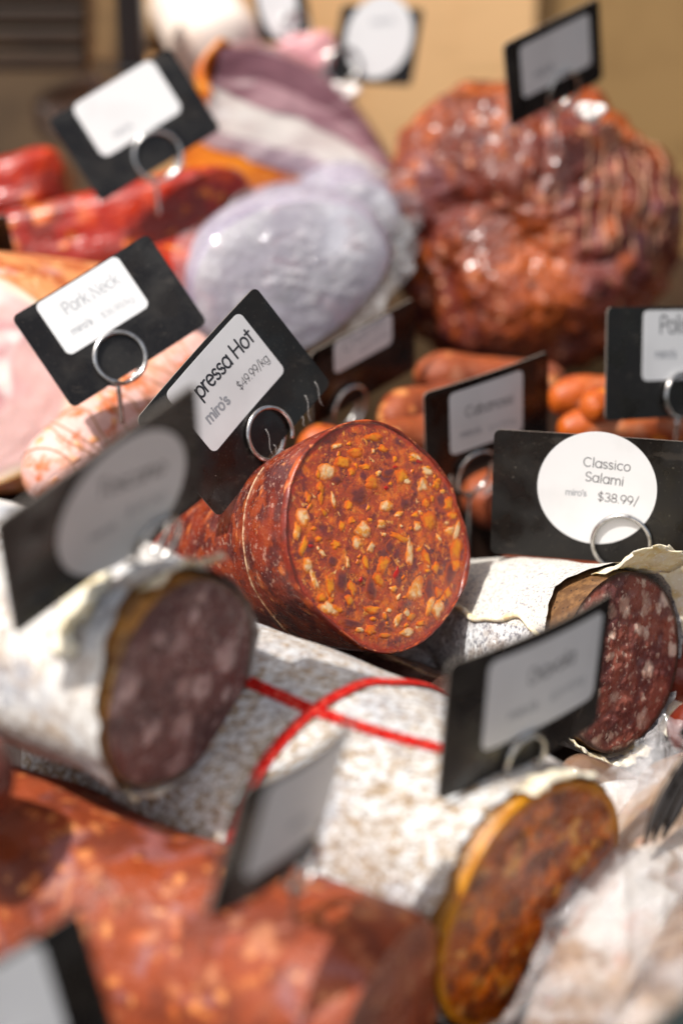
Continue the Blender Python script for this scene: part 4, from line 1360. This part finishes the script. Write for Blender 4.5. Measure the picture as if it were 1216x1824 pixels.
knot(1052, 200, 1.12, M(22, 1.12), 'white knot on the roast by the card pin')

# ------------------------------------------------------------------ small sausages behind the cards on the right
g_ = 'small smoked sausages heaped behind the cards'
L_ = [((985, 712, 1.06), (1260, 690, 1.10), 38, 'cabanossi', 'orange smoked sausage just under the roast at right'),
      ((1000, 765, 1.03), (1290, 745, 1.06), 36, 'cabanossi', 'orange smoked sausage directly behind the Classico card'),
      ((1050, 728, 1.02), (1180, 700, 1.10), 34, 'cabanossi', 'orange sausage end poking up left of the Polish card'),
      ((900, 965, 1.02), (1280, 1040, 1.00), 52, 'brown_saus', 'reddish sausage running behind the Classico salami'),
      ((830, 880, 1.06), (1130, 930, 1.08), 50, 'brown_saus', 'brown sausage between the spicy salami and the Classico card'),
      ((1130, 1045, .97), (1330, 1070, .95), 48, 'cabanossi', 'orange sausage right of the papery casing, uppermost'),
      ((1150, 1125, .95), (1340, 1150, .93), 46, 'brown_saus', 'mottled sausage right of the papery casing, middle one'),
      ((1165, 1200, .94), (1340, 1230, .92), 46, 'dark_red', 'dark red sausage right of the papery casing, third down'),
      ((1196, 1290, .92), (1370, 1330, .90), 50, 'dark_red', 'dark red sausage above the clear bag corner at the right edge'),
      ((690, 750, 1.05), (850, 690, 1.12), 40, 'brown_saus', 'brown sausage between the tan label card and the Cabanossi card'),
      ((650, 800, 1.03), (860, 752, 1.08), 40, 'brown_saus', 'brown sausage behind the top of the spicy salami'),
      ((745, 668, 1.10), (1000, 680, 1.12), 42, 'brown_saus', 'lumpy brown sausage lying under the roast'),
      ((540, 790, 1.02), (700, 830, 1.05), 40, 'cabanossi', 'orange sausage glimpsed behind the pressa Hot card')]
for i, (a, b, r, mt, lb) in enumerate(L_):
    simple_sausage('smoked_sausage', P(*a), P(*b), M(r, a[2]), MT[mt], lb, 'sausage', g_, lump=.15, lf=42, seed=30 + i)
simple_sausage('dark_wrapped_sausage', P(850, 1285, .90), P(560, 1168, .97), M(60, .9), MT['dark_wrap'], 'dark glossy wrapped sausage in the gap under the spicy salami', 'sausage', lump=.10, lf=40, seed=51)
simple_sausage('mould_sausage', P(800, 1180, .955), P(640, 1190, 1.0), M(36, .95), MT['mould_grey'], 'small grey mouldy sausage in the gap under the spicy salami', 'sausage', lump=.06, seed=53)

# ------------------------------------------------------------------ lower right: wrapped pack, clear bag corner, tongs, glass
def film_shell(s, parent, t0, t1, q0, q1, off, amp, name='plastic_film', n=70, m=60, seed=1):
    vs = []
    for i in range(n + 1):
        tt = t0 + (t1 - t0) * i / n
        for j in range(m + 1):
            th = R_(q0 + (q1 - q0) * j / m)
            e = min(1, min(i, n - i) / 6, min(j, m - j) / 6)
            a_ = tt * s.L * 9 + seed; b_ = th * s.r * 34
            f1 = max(0, 1 - abs(nz((a_ + .8 * b_, b_ * .35, seed), 1.0)) * 5)
            f2 = max(0, 1 - abs(nz((a_ * 1.5 - b_ * 1.1, b_ * .6 + 9, seed), 1.0)) * 6)
            f3 = max(0, 1 - abs(nz((a_ * 3, b_ * 2.4 + 3, seed), 1.0)) * 4)
            o = off + amp * (.7 * f1 + .5 * f2 + .12 * f3 + .3 * nz((a_, b_, 5), .7)) + amp * (1 - e)
            vs.append(s.S(tt, th, max(o, .0006)))
    return mesh(name, vs, gridf(n + 1, m + 1, False), MT['film'], parent)
A6, B6 = P(1000, 2060, .68), P(1240, 1390, .87)
pk = Saus(A6, B6, M(150, .74), [(0, .9), (.1, 1), (.6, .98), (.9, .8), (1, .5)], lump=.08, lf=18, seed=55)
t = thing('wrapped_salami', A6, 'pale sausage wrapped in crinkled clear plastic at the lower right', 'wrapped sausage')
body(pk, 'casing', MT['packed'], t, nu=70, nv=90)
cut(pk, 'end', MT['packed_brown'], t, nr=14, nv=60)
film_shell(pk, t, .1, 1.02, 10, 240, .002, .009, seed=4, n=130, m=110)
MT['white_pack'] = lay('white_pack', h(226, 222, 218), [N(30, .42, .6, h(206, 188, 174), d=4, w=.01), N(140, .52, .64, h(240, 238, 236), st=((1, .25, 1), (.4, .4, .6)), d=3), N(70, .7, .74, h(206, 70, 50), d=2)], rough=.3, coat=.5, bump=[(50, 2.2, 3), (160, 1.0, 4)])
A7, B7 = P(1010, 1440, .83), P(1330, 1480, .86)
wp = Saus(A7, B7, M(70, .83), [(0, .5), (.2, .8), (.5, 1), (1, 1)], lump=.06, lf=30, seed=57)
t = thing('white_wrapped_pack', A7, 'white wrapped pack with fine ridges behind the orange cut salami', 'wrapped pack')
body(wp, 'wrapping', MT['white_pack'], t, nu=50, nv=80)
cut(wp, 'end', MT['white_pack'], t, nr=12, nv=60)
film_shell(wp, t, .15, .95, 10, 220, .002, .006, seed=8)
simple_sausage('brown_wrapped_sausage', P(1010, 1375, .835), P(1130, 1420, .86), M(38, .83), MT['packed_brown'], 'brown wrapped sausage end under the classico salami', 'sausage', lump=.06, seed=59)
dp, dps = simple_sausage('dark_pack', P(1080, 2120, .64), P(1330, 1600, .78), M(130, .68), MT['packed_brown'], 'dark brown wrapped pack in the lower right corner', 'wrapped pack', lump=.08, seed=61)
film_shell(dps, dp, .05, .95, 20, 230, .002, .007, seed=14, n=110, m=90)
# bag corner: pinched clear film with two faces
def film_quad(name, pts, parent, n=14, seed=0, amp=.0016):
    a, b, c_, d_ = pts
    vs = []
    for i in range(n + 1):
        for j in range(n + 1):
            u, v = i / n, j / n
            p = a.lerp(b, u).lerp(d_.lerp(c_, u), v)
            p = p + FWD * amp * (nz((u * 3, v * 5, seed), 1.0) * 2 + abs(nz((u * 6 + v * 2, seed, 1), 1.0)))
            vs.append(p)
    return mesh(name, vs, gridf(n + 1, n + 1, False), MT['film'], parent)
t = thing('bag_corner', P(1130, 1410, .83), 'pinched clear plastic bag corner below the classico salami cut', 'plastic bag')
film_quad('bag_face', [P(1130, 1322, .826), P(1177, 1300, .83), P(1188, 1408, .828), P(1122, 1390, .822)], t, seed=2)
film_quad('bag_face', [P(1177, 1300, .83), P(1190, 1338, .842), P(1190, 1408, .838), P(1186, 1406, .828)], t, seed=3)
film_quad('bag_face', [P(1122, 1340, .824), P(1150, 1360, .822), P(1186, 1408, .826), P(1040, 1400, .818)], t, seed=4)
pts = [P(1130, 1322, .8255), P(1155, 1312, .828), P(1177, 1300, .8295), P(1188, 1335, .836), P(1189, 1380, .832), P(1186, 1408, .8275)]
tube('bag_edge', pts, .0005, MT['film'], t, n=6)

t = thing('serving_tongs', P(1150, 1500, .764), 'dark steel serving tongs at the right edge', 'tongs')
for (dx, dz) in ((0, 0), (15, .007), (33, .014)):
    ctl = [(1146 + dx, 1506 - dx * .4), (1160 + dx, 1462), (1184 + dx, 1412), (1212 + dx, 1366), (1250 + dx, 1310), (1320 + dx, 1220)]
    vs, N_ = [], len(ctl)
    cen = [P(x, y, .764 + dz + .002 * i) for i, (x, y) in enumerate(ctl)]
    fine = []
    for i in range(N_ - 1):
        for j in range(10): fine.append(cen[i].lerp(cen[i + 1], j / 10))
    for _ in range(6): fine = [fine[0]] + [(fine[i - 1] + fine[i] * 2 + fine[i + 1]) / 4 for i in range(1, len(fine) - 1)] + [fine[-1]]
    for i, p in enumerate(fine):
        tn = (fine[min(i + 1, len(fine) - 1)] - fine[max(i - 1, 0)]).normalized()
        sd_ = tn.cross(FWD).normalized()
        nn_ = sd_.cross(tn)
        wd = .0007 + .0021 * min(1, i / 14)
        for k in range(12):
            a = 2 * pi * k / 12
            vs.append(p + sd_ * wd * cos(a) + nn_ * (.0012 + .0008 * (k in (2, 3, 4))) * sin(a))
    mesh('prong', vs, gridf(len(fine), 12, True) + [tuple(range(12))[::-1], tuple((len(fine) - 1) * 12 + k for k in range(12))], MT['steel_dark'], t)
tube('handle', [P(1240, 1325, .775), P(1286, 1255, .78), P(1350, 1170, .785)], .009, MT['black'], t, n=16)

t = thing('glass_panel', P(1190, 1830, .56), 'edge of the display case glass in the lower right corner', 'glass panel')
q = [P(1130, 1850, .56), P(1260, 1745, .57), P(1330, 1800, .55), P(1200, 1905, .54)]
nn_ = (q[1] - q[0]).cross(q[3] - q[0]).normalized() * .004
mesh('pane', q + [p + nn_ for p in q], [(0, 1, 2, 3), (7, 6, 5, 4), (0, 4, 5, 1), (1, 5, 6, 2), (2, 6, 7, 3), (3, 7, 4, 0)], MT['glass'], t, smooth=False)
